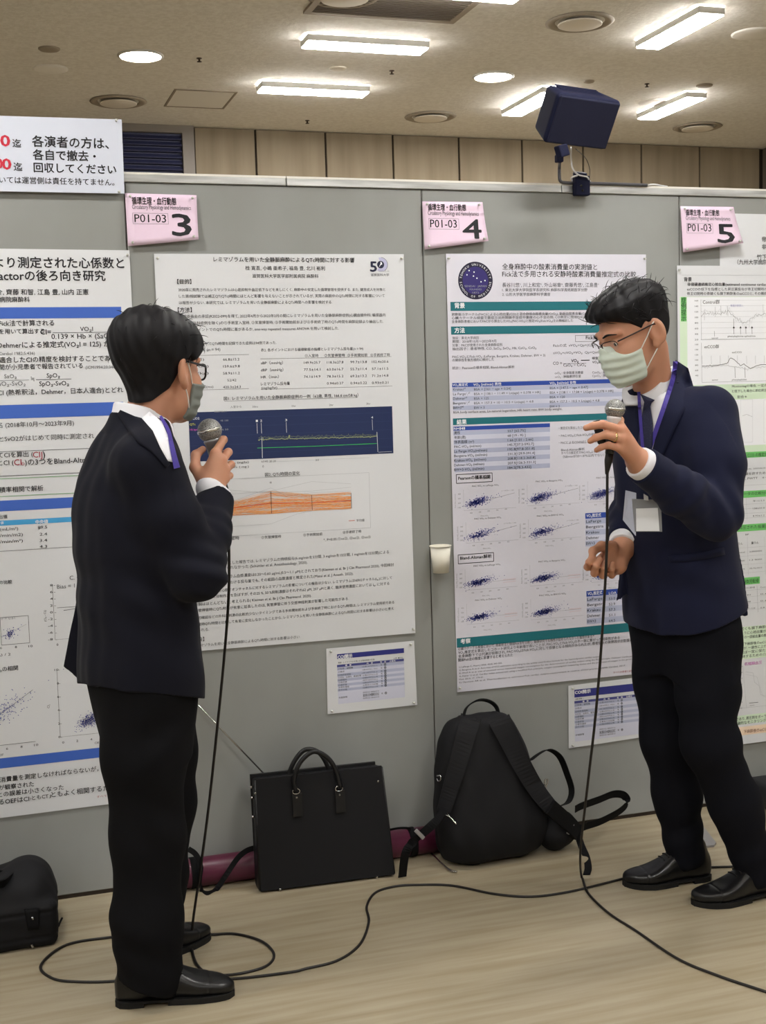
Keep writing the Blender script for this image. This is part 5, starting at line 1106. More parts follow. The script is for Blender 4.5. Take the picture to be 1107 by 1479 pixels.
hRo, JO = hand_pts(WhR, A_([(863, 812, -.645), (872, 817, -.648), (882, 821, -.648), (892, 823, -.640)]), A_([(849, 819, -.676), (859, 828, -.684), (871, 831, -.684), (884, 831, -.674)]), A_([(851, 812, -.698), (862, 817, -.706), (873, 820, -.705), (884, 822, -.694)]), A_([(857, 805, -.694), (867, 808, -.700), (877, 811, -.698), (886, 814, -.688)]), A_([(885, 789, -.628), (869, 789, -.652), (857, 796, -.676), (855, 807, -.696)]), 1.0, at(897, 818, -.640))
torso_bR = s_loft(oR, AR, SR, FR, [(t, a, b, w*.86, d1*.82, d2*.80) for t, a, b, w, d1, d2 in torsoR[1:-2]], 2.2)
nbR = T(0, .655, .016)
hipsR = [T(.085, -.01), T(-.085, -.01)]
kL, aL = at(1026, 1072, -.715), np.array([1.604, -.716, .09]); kR, aR = at(966, 1065, -.545), np.array([1.474, -.548, .09])
hlL, dL = (1.682, -.718), (-1, .0); hlR, dR = (1.548, -.553), (-.99, .12)
bodyR = s_un([torso_bR, s_chain([SL_, EL, WL, WhL], [.052, .042, .030, .024], .03), s_chain([SR2, ER, WR, WhR], [.052, .042, .029, .024], .03), s_chain([hipsR[0], kL, aL], [.082, .054, .038], .03), s_chain([hipsR[1], kR, aR], [.082, .054, .038], .03), foot_sdf(hlL, dL), foot_sdf(hlR, dR)], .03)
neckR = s_cone(nbR-AR*.06, HR.w((0, -.026, -.055)), .053, .052); fhR = HR.wrap(H_FULL)
def fullR(P):
    d = sm_min(bodyR(P), neckR(P), .03); d = sm_min(d, fhR(P), .018); d = sm_min(d, hRm(P), .010); return sm_min(d, hRo(P), .010)
lo, hi = bbox([(.90, -1.10, 0), (1.72, -.34, 1.72)], .0)
pr = add_surf('person', fullR, lo, hi, HB, M_skin, None, loc=(1.45, -.62, 0), label='person in a navy suit and pale face mask, leaning and speaking into a microphone', cat='person')
tjR = s_loft(oR, AR, SR, FR, torsoR, 2.3)
sl1 = cut(s_chain([SL_, (SL_+EL)/2+[.01, -.008, 0], EL, (EL+WL)/2+[0, 0, -.006], WL], [.070, .067, .063, .057, .048], .03), WL-.004*nrm(WL-EL), WL-EL)
sl2 = cut(s_chain([SR2, ER, (ER+WR)/2, WR], [.056, .054, .052, .046], .03), WR-.002*nrm(WR-ER), WR-ER)
fpR = s_poly([at(x, y, -.56)[[0, 2]] for x, y in ((900, 800), (897, 838), (893, 869), (898, 862), (906, 856), (914, 830), (922, 800))]); fpB = s_poly([at(x, y, -.655)[[0, 2]] for x, y in ((1042, 800), (1046, 850), (1056, 872), (1073, 889), (1077, 888), (1071, 840), (1064, 800))])
trapR = s_un([s_cone(nbR-FR*.035-AR*.042, SL_+AR*.006-SR*.02, .052, .060), s_cone(nbR-FR*.035-AR*.05, SR2, .050, .050)], .03)
def jackR(P):
    q = P-oR; d = sm_min(tjR(P), sl1(P), .05); d = sm_min(d, sl2(P), .02)
    d = sm_min(d, trapR(P), .04)
    d = np.maximum(d, (.030-.018*(q@FR)/.14+.03*np.clip(np.abs(q@SR)/.19, 0, 1)**2*0)-(q@AR))
    d = np.minimum(d, np.maximum(fpR(P[:, [0, 2]]), np.abs(P[:, 1]+.56)-.010)); d = np.minimum(d, np.maximum(fpB(P[:, [0, 2]]), np.abs(P[:, 1]+.655)-.014))
    return d+wob(P, 16, .0035, 5)
jackR_f = folds(jackR, [(EL+[-.02, 0, .02], (1, .2, .5), 110, .007, .08), ((EL+WL)/2, WL-EL+[0, 0, .1], 120, .005, .07), (SL_+[0, 0, -.12], (.5, .2, 1), 80, .004, .09), (T(.12, .22, .1), (.3, 0, 1), 60, .004, .12), ((ER+WR)/2, WR-ER, 120, .004, .06)])
colJR = s_loft(nbR-AR*.05, nrm(AR+FR*.16), SR, FR, [(0, 0, -.004, .098, .085, .084), (.03, 0, -.004, .080, .078, .076), (.10, 0, -.004, .073, .072, .068)], 2.0)
def jackR_full(P): return sm_min(jackR_f(P), np.maximum(colJR(P), ((P-nbR)@AR-(.030-1.2*np.maximum((P-nbR)@FR+.03, 0)))*.7), .008)
add_surf('jacket', jackR_full, *bbox([(1.06, -1.02, .70), (1.68, -.36, 1.50)], .0), .0034, M_suitR, pr)
# shirt: collar, front, cuffs
colSR = s_loft(nbR-AR*.055, nrm(AR+FR*.20), SR, nrm(FR-AR*.2), [(0, 0, .0, .064, .066, .076), (.04, 0, .0, .073, .076, .071), (.18, 0, .0, .068, .070, .064)], 2.0)
cf1 = cut(cut(s_chain([EL, WL, WL+.05*nrm(WL-EL)], [.05, .039, .037], .01), WL+.016*nrm(WL-EL), WL-EL), WL-.02*nrm(WL-EL), EL-WL); cf2 = cut(cut(s_chain([ER, WR, WR+.05*nrm(WR-ER)], [.05, .039, .037], .01), WR+.020*nrm(WR-ER), WR-ER), WR-.02*nrm(WR-ER), ER-WR)
def shirtR(P): return np.minimum(np.maximum(colSR(P), ((P-nbR)@AR-(.072-.95*np.maximum((P-nbR)@FR-.005, 0)))*.75), np.minimum(cf1(P), cf2(P)))
jtR = lambda P: sm_min(sm_min(tjR(P), trapR(P), .04), np.maximum(colJR(P), ((P-nbR)@AR-(.030-1.2*np.maximum((P-nbR)@FR+.03, 0)))*.7), .008)
colC = lambda P: np.maximum.reduce([colSR(P), ((P-nbR)@AR-(.072-.95*np.maximum((P-nbR)@FR-.005, 0)))*.75, np.interp((P-nbR)@FR, [0, .04, .08], [-.06, -.030, -.012])-(P-nbR)@AR])
jsR = lambda P: np.minimum(jtR(P), colC(P))
mb = MB(); v, q = surf(colC, *bbox([(1.15, -.85, 1.2), (1.48, -.5, 1.54)], .0), .0028); mb.add(v, q, M_shirt, True)
pix_patch([(923, 558), (925, 590), (926, 630), (926, 676)], [(972, 528), (968, 560), (953, 610), (936, 676)], 16, 8, jtR, .0005, .002, M_shirt, mb); shR = mb.build('shirt', pr)
for cf, w_ in ((cf1, WL), (cf2, WR)): add_surf('cuff', cf, *bbox([w_], .09), .0028, M_shirt, shR)
mb = MB(); M_tie = mat('navy_tie', (22, 25, 58), .6, var=((420, 420, 420), (60, 64, 100), 1, .62, .7))
pix_patch([(925, 569), (931, 580), (926, 610), (922, 640), (921, 680)], [(946, 578), (939, 584), (943, 612), (943, 640), (937, 680)], 18, 5, jsR, .004, .004, M_tie, mb); mb.build('tie', pr)
mb = MB(); pix_patch([(976, 520), (972, 552), (962, 590), (948, 630), (936, 676)], [(994, 532), (1004, 566), (990, 590), (974, 622), (944, 690)], 20, 6, jtR, .002, .004, M_suitR, mb); mb.build('lapel', pr)
mb = MB(); pix_patch([(921, 558), (923, 580), (924, 610), (925, 640), (926, 676)], [(903, 566), (894, 590), (900, 612), (910, 640), (920, 676)], 18, 5, jtR, .002, .004, M_suitR, mb); mb.build('lapel', pr)
mb = MB(); pix_patch([(966, 803), (990, 801), (1020, 797), (1046, 790)], [(968, 812), (992, 811), (1022, 807), (1048, 801)], 12, 3, jackR_full, .0005, .003, M_suitR, mb); mb.build('pocket_flap', pr)
# lanyard with its badge
ln_ = MB(); pix_strap([(976, 522), (973, 545), (962, 580), (950, 615), (938, 650)], 6.5, jsR, .005, .0016, M_purple, ln_); pix_strap([(923, 566), (925, 600), (929, 650)], 4.5, jsR, .006, .0016, M_purple, ln_)
lan = ln_.build('lanyard', pr)
fr0 = ray_hit(lambda P: np.minimum(jackR_full(P), fullR(P)), [(938, 742)], .030)[0]
bx = nrm(np.cross(nrm(ray(938, 742)), [0, 0, 1.])); bx = nrm(bx+.10*nrm(ray(938, 742))); bz = nrm(np.array([0, 0, 1.])-.05*bx); by = np.cross(bz, bx)
def B2(px, py):     # photo point on the badge plane
    d = ray(px, py); return CAM+d*(np.dot(fr0-CAM, by)/np.dot(d, by))
def quad_slab(mb, pts, th, m, off=0.0):
    P = np.array([B2(*q) for q in pts])-by*off*np.sign(np.dot(by, FW)); nn = by*np.sign(np.dot(by, FW)); mb.add(np.concatenate([P, P+nn*th]), [(0, 1, 2, 3), (7, 6, 5, 4), (0, 4, 5, 1), (1, 5, 6, 2), (2, 6, 7, 3), (3, 7, 4, 0)], m)
mb = MB(); quad_slab(mb, [(913, 720.5), (955, 722), (957, 768), (917.5, 768)], .002, mat('badge_vinyl', (140, 142, 146), .25, alpha=.75)); bd = mb.build('badge_holder', lan)
mb = MB(); quad_slab(mb, [(919, 734.5), (950.5, 733.5), (953, 767), (919.5, 767)], .0012, PAPER, .0016); quad_slab(mb, [(930, 713), (936.5, 717), (937, 723), (930.5, 722)], .004, mat('clip_white', (200, 200, 204), .4), .004); mb.build('badge_card', lan)
mb = MB(); q = [(904, 708), (919, 712), (918.5, 774), (900, 751)]; P = np.array([B2(*k) for k in q]); P[0] += nrm(ray(900, 730))*.03; P[3] += nrm(ray(900, 730))*.03; nn = nrm(np.cross(P[1]-P[0], P[3]-P[0])); mb.add(np.concatenate([P, P+nn*.0012]), [(0, 1, 2, 3), (7, 6, 5, 4), (0, 4, 5, 1), (1, 5, 6, 2), (2, 6, 7, 3), (3, 7, 4, 0)], mat('folded_programme', (176, 180, 196), .5))
mb.build('badge_paper', lan)
# trousers
hipR = s_loft(oR, AR, SR, FR, [(-.12, 0, 0, .148, .112, .118), (0, 0, 0, .156, .116, .122), (.1, 0, 0, .155, .11, .11)], 2.2)
t1 = s_chain([T(.070, -.01), (T(.072, -.01)*.45+kL*.55), kL, (kL+aL)/2+[.004, 0, 0], aL+[.0, 0, -.02]], [.092, .082, .074, .068, .059], .04); t2 = s_chain([T(-.082, -.01), (T(-.082, -.01)+kR)/2, kR, (kR+aR)/2, aR+[0, 0, -.01]], [.098, .087, .076, .064, .056], .04)
t1 = cut(t1, (1.62, -.72, .045), (.30, 0, -1)); t2 = cut(t2, (1.50, -.55, .055), (.3, 0, -1))
trR = folds(lambda P: sm_min(sm_min(t1(P), t2(P), .012), hipR(P), .04)+wob(P, 12, .0016, 9), [(aL+[0, 0, .08], (-.5, 0, 1), 75, .005, .10), (kL+[.05, 0, .02], (-.6, .1, 1), 70, .004, .09), (aR+[0, 0, .08], (-.5, 0, 1), 75, .004, .1), (kR+[.04, 0, .02], (.6, 0, 1), 70, .003, .08), (T(.1, -.12), (.5, .2, 1), 50, .004, .12)])
add_surf('trousers', trR, *bbox([(1.17, -.87, .015), (1.76, -.40, .93)], .0), .0036, M_trouR, pr)
shoe(pr, hlL, dL, L=.284); shoe(pr, hlR, dR, L=.262)
fb = hair_sdf('swept'); mb = MB(); v, q = surf(HR.wrap(fb), *bbox([HR.w((sx, sy, sz)) for sx in (-.12, .12) for sy in (-.15, .15) for sz in (-.11, .17)], 0), .003); mb.add(v, q, M_hair, True)
hair_tufts(HR, fb, 260, .030, 5, mb, .15, lambda p: (p[0]*1.5, -.10, .05 if p[1] > .02 else -.03)); mb.build('hair', pr)
mask(HR, pr, M_maskW); glasses(HR, pr, mat('dark_metal_frame', (58, 48, 46), .3, metal=.6), .0013, False, .025, .015)
for sx in (-1, 1):
    c = HR.w((sx*.032, .0735, .009)); b = MB(); b.add(*lathe_vf([(0, -.0128), (.006, -.0113), (.0105, -.0072), (.0127, 0), (.0105, .0072), (.006, .0113)], c, HR.F, 18), mat('eye_white', (226, 220, 214), .2), True)
    b.add(*lathe_vf([(.0058, .01145), (.0030, .0126), (0, .0129)], c, nrm(HR.F+HR.U*-.18), 14), mat('dark_iris', (30, 20, 16), .1), True); b.build('eye', pr)
    b = MB(); P = [HR.w(q) for q in smooth_path([(sx*.015, .102, .034), (sx*.032, .096, .0385), (sx*.052, .081, .033)], 10)]; b.add(*tube_vf(P, np.interp(np.linspace(0, 1, 10), [0, .4, 1], [.0022, .0031, .0010])*1.0, 6), M_hair, True); b.build('eyebrow', pr)
# ring on the second finger
a, c = JR[2][0], JR[2][1]; m_ = a*.55+c*.45; dd = nrm(c-a); b = MB(); b.add(*lathe_vf([(.0106, -.0022), (.0116, -.0022), (.0116, .0022), (.0106, .0022)], m_, dd, 24, False), mat('gold_ring', (232, 206, 150), .25, metal=.9), True); b.build('ring', pr)
# ------------------------------------------------------------------ things held, standing and lying
M_fab = mat('black_nylon', (19, 19, 22), .75, spec=.3, bump=((500, 500, 500), .15, .0006)); M_web = mat('black_webbing', (15, 15, 17), .8, spec=.2)
M_lea = mat('black_leather', (17, 17, 19), .42, spec=.4, bump=((300, 300, 300), .12, .0006)); M_chr = mat('chrome', (206, 206, 208), .2, metal=1.0)
M_cab = mat('black_cable_rubber', (24, 20, 19), .5)
# microphones
def microphone(G, B, lab, body_m, sc=1.0):
    G, B = np.asarray(G), np.asarray(B); ax = nrm(B-G); L = np.linalg.norm(B-G); t = thing('microphone', lab, 'microphone', B)
    R_ = .0262*sc
    m = mat('mic_grille', (172, 172, 168), .45, metal=.45); nt = m.node_tree
    if 'chk' not in nt.nodes:
        c = nt.nodes.new('ShaderNodeTexVoronoi'); c.name = 'chk'; c.inputs['Scale'].default_value = 760; g = nt.nodes.new('ShaderNodeNewGeometry'); nt.links.new(g.outputs['Position'], c.inputs['Vector'])
        r_ = nt.nodes.new('ShaderNodeValToRGB'); r_.color_ramp.elements[0].color = (.55, .55, .53, 1); r_.color_ramp.elements[1].color = (.10, .10, .10, 1); r_.color_ramp.elements[0].position = .25; r_.color_ramp.elements[1].position = .6
        nt.links.new(c.outputs['Distance'], r_.inputs[0]); nt.links.new(r_.outputs[0], nt.nodes['Principled BSDF'].inputs['Base Color'])
    b = MB(); th = np.linspace(0, math.pi*.80, 18); prof = [(R_*math.sin(a), -R_*math.cos(a)) for a in th]; b.add(*lathe_vf(prof, G, ax, 36), m, True); gr = b.build('grille', t)
    b = MB(); b.add(*lathe_vf([(R_*1.0, -.0035), (R_*1.035, -.0025), (R_*1.035, .0025), (R_*1.0, .0035)], G, ax, 36, False), mat('mic_band', (205, 205, 200), .25, metal=.9), True); b.build('band', gr)
    z0 = R_*.80
    b = MB(); b.add(*lathe_vf([(.0165*sc, z0-.003), (.0185*sc, z0), (.0185*sc, z0+.005), (.0170*sc, z0+.007), (.0150*sc, z0+.045)], G, ax, 30), body_m, True); b.build('neck', t)
    b = MB(); b.add(*lathe_vf([(.0150*sc, z0+.045), (.0135*sc, z0+.06), (.0118*sc, L-.045), (.0115*sc, L-.035)], G, ax, 26), M_blackp, True); b.build('handle', t)
    b = MB(); b.add(*lathe_vf([(.0095, L-.037), (.0100, L-.018), (.0090, L-.012), (.0045, L+.012), (.0036, L+.016)], G, ax, 20), M_cab, True); b.build('plug', t)
    return ax
GL_, BL_ = at(303, 622, -.588), at(327, 716, -.600); axL = microphone(GL_, BL_, 'silver-headed microphone held up by the man facing the poster numbered 3', mat('mic_grey_neck', (140, 142, 144), .35, metal=.5), 1.15)
GR_, BR_ = at(889, 591, -.950), at(878, 676, -.945); axR = microphone(GR_, BR_, 'microphone with pale silver neck held by the masked man on the right', mat('mic_pale_neck', (222, 222, 224), .3, metal=.2), .94)
c = at(866, 624, -.925); ax_ = (nrm(np.cross(VW, [0, 0, 1.])), VW, np.array([0, 0, 1.]))
b = MB(); b.add(*rbox(c, (nrm([.9, -.4, .25]), nrm([.4, .9, 0]), nrm([-.22, .1, .97])), (.011, .006, .030), .005, 3), M_blackp, True); b.build('presenter_remote', None, c, 'small glossy black object pinched beside the microphone of the man on the right', 'remote')
# cables
def cable(name, pts, r, lab, n):
    P = []
    for q in pts: P.append(at(q[0], q[1], q[2]) if len(q) == 3 else onz(q[0], q[1], r+(q[3] if len(q) > 3 else 0)) if len(q) == 2 else np.array(q))
    P = smooth_path(np.array(P), n); P[:, 2] = np.maximum(P[:, 2], r)
    b = MB(); b.add(*tube_vf(P, r, 8), M_cab, True); b.build(name, None, (P[-1][0], P[-1][1], 0), lab, 'cable')
yb = onz(276, 1376)[1]
cable('microphone_cable', [(BL_+axL*.012).tolist()+[0, 0], (327.8, 723, -.600), (329, 745, -.60), (331, 800, -.60), (330, 870, -.59), (323, 960, -.57), (312, 1070, -.55), (301, 1170, -.525), (289, 1260, -.50), (279, 1330, -.475), (277, 1368), (284, 1392), (303, 1407), (341, 1407), (383, 1396), (396, 1379), (379, 1360), (341, 1349), (303, 1350), (255, 1352), (205, 1351), (157, 1354), (95, 1365), (59, 1394), (76, 1413), (114, 1418), (167, 1417), (230, 1410), (300, 1412.5), (345, 1413), (420, 1404), (442, 1399), (488, 1387), (520, 1364), (533, 1332), (530, 1309), (543, 1289), (572, 1280), (605, 1278), (653, 1279), (714, 1291), (766, 1295), (817, 1289), (869, 1277), (925, 1263), (975, 1256), (1012, 1253), (1046, 1252), (1115, 1250)][1:], .0036, 'black cable looping round the left-hand man’s feet and running across the floor', 420)
cable('microphone_cable', [(877.9, 682, -.945), (877.6, 692, -.945), (877.5, 720, -.945), (877, 790, -.935), (873, 870, -.91), (867, 960, -.87), (860, 1040, -.81), (852, 1110, -.74), (845, 1170, -.66), (840, 1215, -.585), (838.5, 1245, -.53), (841, 1268), (850, 1290), (880, 1319), (920, 1345), (980, 1385), (1040, 1410), (1112, 1434)], .0036, 'black cable hanging from the right-hand microphone and trailing off to the right', 200)

# briefcase
oB = np.array([.276, -.176, .006]); eX = nrm([.412, -.022, 0]); tilt = .125; eZ = nrm([0, tilt, 1]); eZ = nrm(eZ-eX*np.dot(eZ, eX)); eY = np.cross(eZ, eX); WB, HB_, DB = .412, .325, .070
if eY[1] < 0: eY = -eY
def Bc(u, v, w=0): return oB+eX*u*WB+eZ*v*HB_+eY*w
t = thing('briefcase', 'black rectangular briefcase with two arched handles leaning on the grey panel', 'briefcase', (.48, -.13, 0))
ins_ = .012
b = MB(); v = []
def hexa(mb, P, m, bev=.006):
    bm = bmesh.new(); q = [bm.verts.new(p) for p in P]
    for f in ((0, 1, 2, 3), (7, 6, 5, 4), (0, 4, 5, 1), (1, 5, 6, 2), (2, 6, 7, 3), (3, 7, 4, 0)): bm.faces.new([q[i] for i in f])
    bmesh.ops.recalc_face_normals(bm, faces=bm.faces[:]); bmesh.ops.bevel(bm, geom=bm.edges[:], offset=bev, segments=2, profile=.5, affect='EDGES'); bm.verts.index_update()
    mb.add([x.co for x in bm.verts], [[x.index for x in f.verts] for f in bm.faces], m, False); bm.free()
hexa(b, [Bc(.0, 0, .004), Bc(1, 0, .004), Bc(.955, 1, .010), Bc(.012, 1, .010), Bc(.0, 0, DB), Bc(1, 0, DB), Bc(.955, 1, DB-.010), Bc(.012, 1, DB-.010)], M_lea); b.build('body', t)
b = MB(); hexa(b, [Bc(.012, .0, -.002), Bc(1.0, .0, -.002), Bc(.957, 1.012, .005), Bc(.016, 1.012, .005), Bc(.012, 0, .006), Bc(1.0, 0, .006), Bc(.957, 1.012, .013), Bc(.016, 1.012, .013)], M_fab, .002); fpn = b.build('front_panel', t)
b = MB(); hexa(b, [Bc(.0, .02, DB-.004), Bc(.985, .02, DB-.004), Bc(.94, 1.03, DB-.012), Bc(.0, 1.03, DB-.012), Bc(.0, .02, DB+.003), Bc(.985, .02, DB+.003), Bc(.94, 1.03, DB-.004), Bc(.0, 1.03, DB-.004)], M_lea, .002); b.build('back_panel', t)
b = MB()
for u0, u1 in ((.012, .016), (1.0, .957)): b = MB(); b.add(*tube_vf([Bc(u0, .01, .002), Bc(u1, 1.0, .008)], .0035, 6), M_lea, True); b.build('edge_piping', fpn)
def onface(px, py, w=-.004):
    d = ray(px, py); n = eY; p0 = Bc(.5, .5, .002+w); return CAM+d*(np.dot(p0-CAM, n)/np.dot(d, n))
for k, (tabs, arch, w) in enumerate((((( 429, 1146, 1180), (491, 1142, 1174)), [(427, 1143), (425, 1126), (432, 1104), (446, 1089), (458, 1086), (474, 1095), (485, 1112), (492, 1138)], -.006),)):
    P = smooth_path(np.array([onface(*q, w) for q in arch]), 40); b = MB(); b.add(*tube_vf(P, .0072, 10), M_lea, True); h = b.build('handle', t)
    for x, y0, y1 in tabs:
        b = MB(); P = [onface(x-7, y0), onface(x+7, y0-1), onface(x+8.5, y1-2), onface(x-5.5, y1)]; P = np.array(P); b.add(np.concatenate([P, P-eY*.004]), [(3, 2, 1, 0), (4, 5, 6, 7), (0, 1, 5, 4), (1, 2, 6, 5), (2, 3, 7, 6), (3, 0, 4, 7)], M_lea); tb = b.build('handle_tab', t)
        b = MB(); c = onface(x, y0+6, -.007); b.add(*lathe_vf([(0, .002), (.0032, .0015), (.004, -.003), (0, -.003)], c, -eY, 12), M_chr, True); b.build('rivet', tb)
        b = MB(); c = onface(x-1, y0-3, -.007); a = np.linspace(0, 2*np.pi, 20, endpoint=False); b.add(*tube_vf([c+eX*.011*math.cos(q)+eZ*.008*math.sin(q) for q in a], .0016, 6, closed=True), M_chr, True); b.build('handle_ring', tb)
P = smooth_path(np.array([onface(*q, DB-.012) for q in [(417, 1136), (417, 1122), (424, 1102), (436, 1086), (448, 1082), (462, 1088), (473, 1106), (478, 1128)]]), 40); b = MB(); b.add(*tube_vf(P, .0072, 10), M_lea, True); b.build('handle', t)
for px, py in ((369, 1146), (546.5, 1128.5)):
    b = MB(); b.add(*lathe_vf([(0, .002), (.0032, .0015), (.004, -.003), (0, -.003)], onface(px, py, -.005), -eY, 12), M_chr, True); b.build('corner_stud', t)
for px, py in ((405, 1285), (545, 1267)):
    b = MB(); b.add(*lathe_vf([(0, .004), (.004, .003), (.005, -.006), (0, -.006)], onface(px, py, -.004), -eY, 12), M_chr, True); b.build('foot_stud', t)
for px, py in ((361, 1150), (365, 1164), (366, 1190)):
    b = MB(); c = Bc(-.006, (1289-py)/150, .03); b.add(*lathe_vf([(0, .003), (.0035, .002), (.004, -.006), (0, -.006)], c, -eX, 12), M_chr, True); b.build('side_stud', t)

# maroon tube
rT = .043; xa, xb = at(218, 1260, -.05)[0], at(634, 1220, -.05)[0]; t = thing('poster_tube', 'maroon poster tube lying on the floor along the foot of the panels', 'tube', ((xa+xb)/2, -.047, 0))
M_mar = mat('maroon_plastic', (88, 36, 58), .36, spec=.5)
b = MB(); b.add(*lathe_vf([(0, 0), (rT-.003, 0), (rT, .003), (rT, (xb-xa)-.003), (rT-.003, xb-xa), (0, xb-xa)], (xa, -.047, rT), (1, 0, 0), 40, False), M_mar, True); b.build('tube_body', t)
b = MB()
for xx in (at(283, 1250, -.09)[0], at(600, 1220, -.09)[0]): b = MB(); b.add(*lathe_vf([(rT+.0005, -.012), (rT+.003, -.011), (rT+.003, .011), (rT+.0005, .012)], (xx, -.047, rT), (1, 0, 0), 40, False), M_web, True); b.build('tube_band', t)
b = MB(); P = [at(272, 1226, -.094), at(282, 1233, -.10), at(289, 1246, -.105), at(291, 1266, -.11)]+[onz(*q, .004) for q in ((291, 1286), (300, 1291), (312, 1285))]+[at(328, 1262, -.108), at(343, 1240, -.098), at(356, 1229, -.092), at(370, 1224, -.085)]
b.add(*ribbon_vf(smooth_path(np.array(P), 50), .016, .002, [0.2, .3, 1]), M_web, False); b.build('shoulder_strap', t)
b = MB(); P = [at(560, 1199, -.092), at(578, 1196, -.088), at(592, 1197, -.088), at(593, 1205, -.094)]; b.add(*ribbon_vf(smooth_path(np.array(P), 20), .008, .002, [0, -.5, 1]), M_web); b.build('strap_clip', t)

# thin silver rod
P = np.array([at(250, 981, -.006), at(286, 1018, -.018), at(378, 1117, -.036), at(462, 1201, -.047)]); P[:, :] = P[0]+(P[-1]-P[0])*np.linspace(0, 1, 4)[:, None]
b = MB(); b.add(*tube_vf(P[:3], .0024, 8), M_chr, True); b.add(*tube_vf(P[2:], .0034, 8), M_chr, True); b.build('pointer_rod', None, P[-1], 'thin silver rod slanting against the panel above the briefcase corner', 'rod')

# backpack
oK = np.array([1.028, -.155, .0]); AK = nrm([-.03, .12, 1]); FK = nrm([.03, -1, .12]); SK = np.cross(FK, AK); SK = nrm(SK) if SK[0] > 0 else -nrm(SK)
stK = [(.004, .0, 0, .120, .06, .05), (.02, .0, 0, .160, .085, .07), (.08, .0, 0, .176, .095, .085), (.17, -.004, 0, .176, .095, .085), (.265, -.008, 0, .162, .088, .080), (.35, -.010, 0, .140, .076, .070), (.408, -.012, 0, .114, .060, .056), (.438, -.012, 0, .080, .04, .04), (.448, -.012, 0, .05, .02, .02)]
lk = s_loft(oK, AK, SK, FK, stK, 2.7)
pk = lambda P: lk(P)+wob(P, 22, .003, 12)-.010*np.exp(-(((P-oK)@AK-.10)/.07)**2)*np.clip((P-oK)@FK/.08, 0, 1)-.006*np.exp(-(((P-oK)@SK-.07)/.03)**2)-.006*np.exp(-(((P-oK)@SK+.09)/.03)**2)
t = thing('backpack', 'bulky black backpack standing against the panel below the poster numbered 4', 'backpack', (oK[0], oK[1], 0))
add_surf('body', pk, *bbox([(.82, -.30, -.005), (1.24, 0.0, .52)], 0), .005, M_fab, t)
def kp(x, y): return (560+x/2.913, 980+y/2.913)
def pad(name, pts, wpx, off, th, n=30, m=M_web):
    b = MB(); pix_strap([kp(*q) for q in pts], wpx, pk, off, th, m, b, n); return b.build(name, t)
s1 = pad('shoulder_strap', [(352, 158), (322, 260), (290, 380), (262, 470), (236, 560)], np.linspace(30, 20, 30), .006, .010, m=M_fab); s2 = pad('shoulder_strap', [(470, 170), (520, 270), (570, 370), (630, 470), (690, 545)], np.linspace(32, 22, 30), .006, .010, m=M_fab)
def kstrap(name, pts, w, par, wd, n=36, th=.0022):
    P = smooth_path(np.array([at(*kp(q[0], q[1]), q[2]) if q[2] is not None else onz(*kp(q[0], q[1]), .003) for q in pts]), n); b = MB(); b.add(*ribbon_vf(P, w, th, wd), M_web); return b.build(name, par)
kstrap('webbing', [(240, 555, -.262), (205, 600, -.268), (150, 650, -.26), (105, 690, -.25), (75, 740, -.25), (62, 835, None)], .026, s1, [.8, -.2, .5])
b = MB(); c = at(*kp(135, 655), -.262); b.add(*rbox(c, (nrm([.6, 0, -.7]), nrm([0, 1, 0]), nrm([.7, 0, .6])), (.019, .004, .006), .002), M_steel); b.build('buckle', s1)
kstrap('padded_strap_end', [(685, 540, -.262), (730, 580, -.25), (770, 615, -.235), (800, 650, -.22)], .048, s2, [-.3, -.1, 1], th=.012)
kstrap('webbing', [(790, 640, -.215), (840, 620, -.19), (900, 600, -.165), (975, 560, -.14), (1008, 525, -.13), (995, 492, -.13), (950, 487, -.14), (890, 510, -.16), (820, 535, -.19), (790, 550, -.20)], .026, s2, [0, -.25, 1], 60)
kstrap('webbing', [(800, 650, -.215), (815, 700, -.228), (836, 748, -.262), (845, 795, None), (838, 825, None)], .022, s2, [.9, -.2, .1])
b = MB(); c = at(*kp(768, 632), -.232); b.add(*rbox(c, (nrm([.5, 0, .8]), nrm([0, 1, 0]), nrm([-.8, 0, .5])), (.018, .005, .006), .002), M_steel); b.build('buckle', s2)
c_ = at(*kp(735, 625), -.17); hb = s_un([s_ell(c_, (.05, .05, .05)), s_ell(c_+[-.035, -.01, -.01], (.05, .06, .055))], .03); add_surf('hip_pad', lambda P: hb(P)+wob(P, 40, .003, 2), *bbox([c_], .14), .005, M_fab, t)
kstrap('waist_strap', [(600, 345, -.150), (640, 315, -.135), (680, 300, -.12), (725, 330, -.11), (755, 400, -.11), (775, 470, -.12), (760, 520, -.15), (715, 540, -.20)], .030, t, [.2, -.9, .35], 50)
kstrap('haul_handle', [(318, 165, -.115), (335, 120, -.100), (380, 92, -.095), (425, 95, -.095), (458, 120, -.100), (470, 165, -.115)], .022, t, [0, -.9, .45], 36, .004)
for nm, pts in (('zip_pull', [(235, 570), (262, 582), (290, 612)]), ('zip_pull', [(250, 562), (262, 582)]), ('zip_pull', [(208, 410), (222, 408), (224, 425), (214, 432), (208, 420)]), ('zip_pull', [(660, 450), (664, 425), (675, 425), (670, 448), (662, 460)])):
    G = ray_hit(pk, [kp(*q) for q in pts], .004); b = MB(); b.add(*tube_vf(smooth_path(G, 16), .0022, 6), M_chr, True); b.build(nm, t)
b = MB(); b.add(*tube_vf(smooth_path(np.array([onz(*kp(*q), .006) for q in ((185, 735), (225, 775), (262, 806), (292, 814))]), 16), .003, 6), M_chr, True); b.build('silver_cord', t)

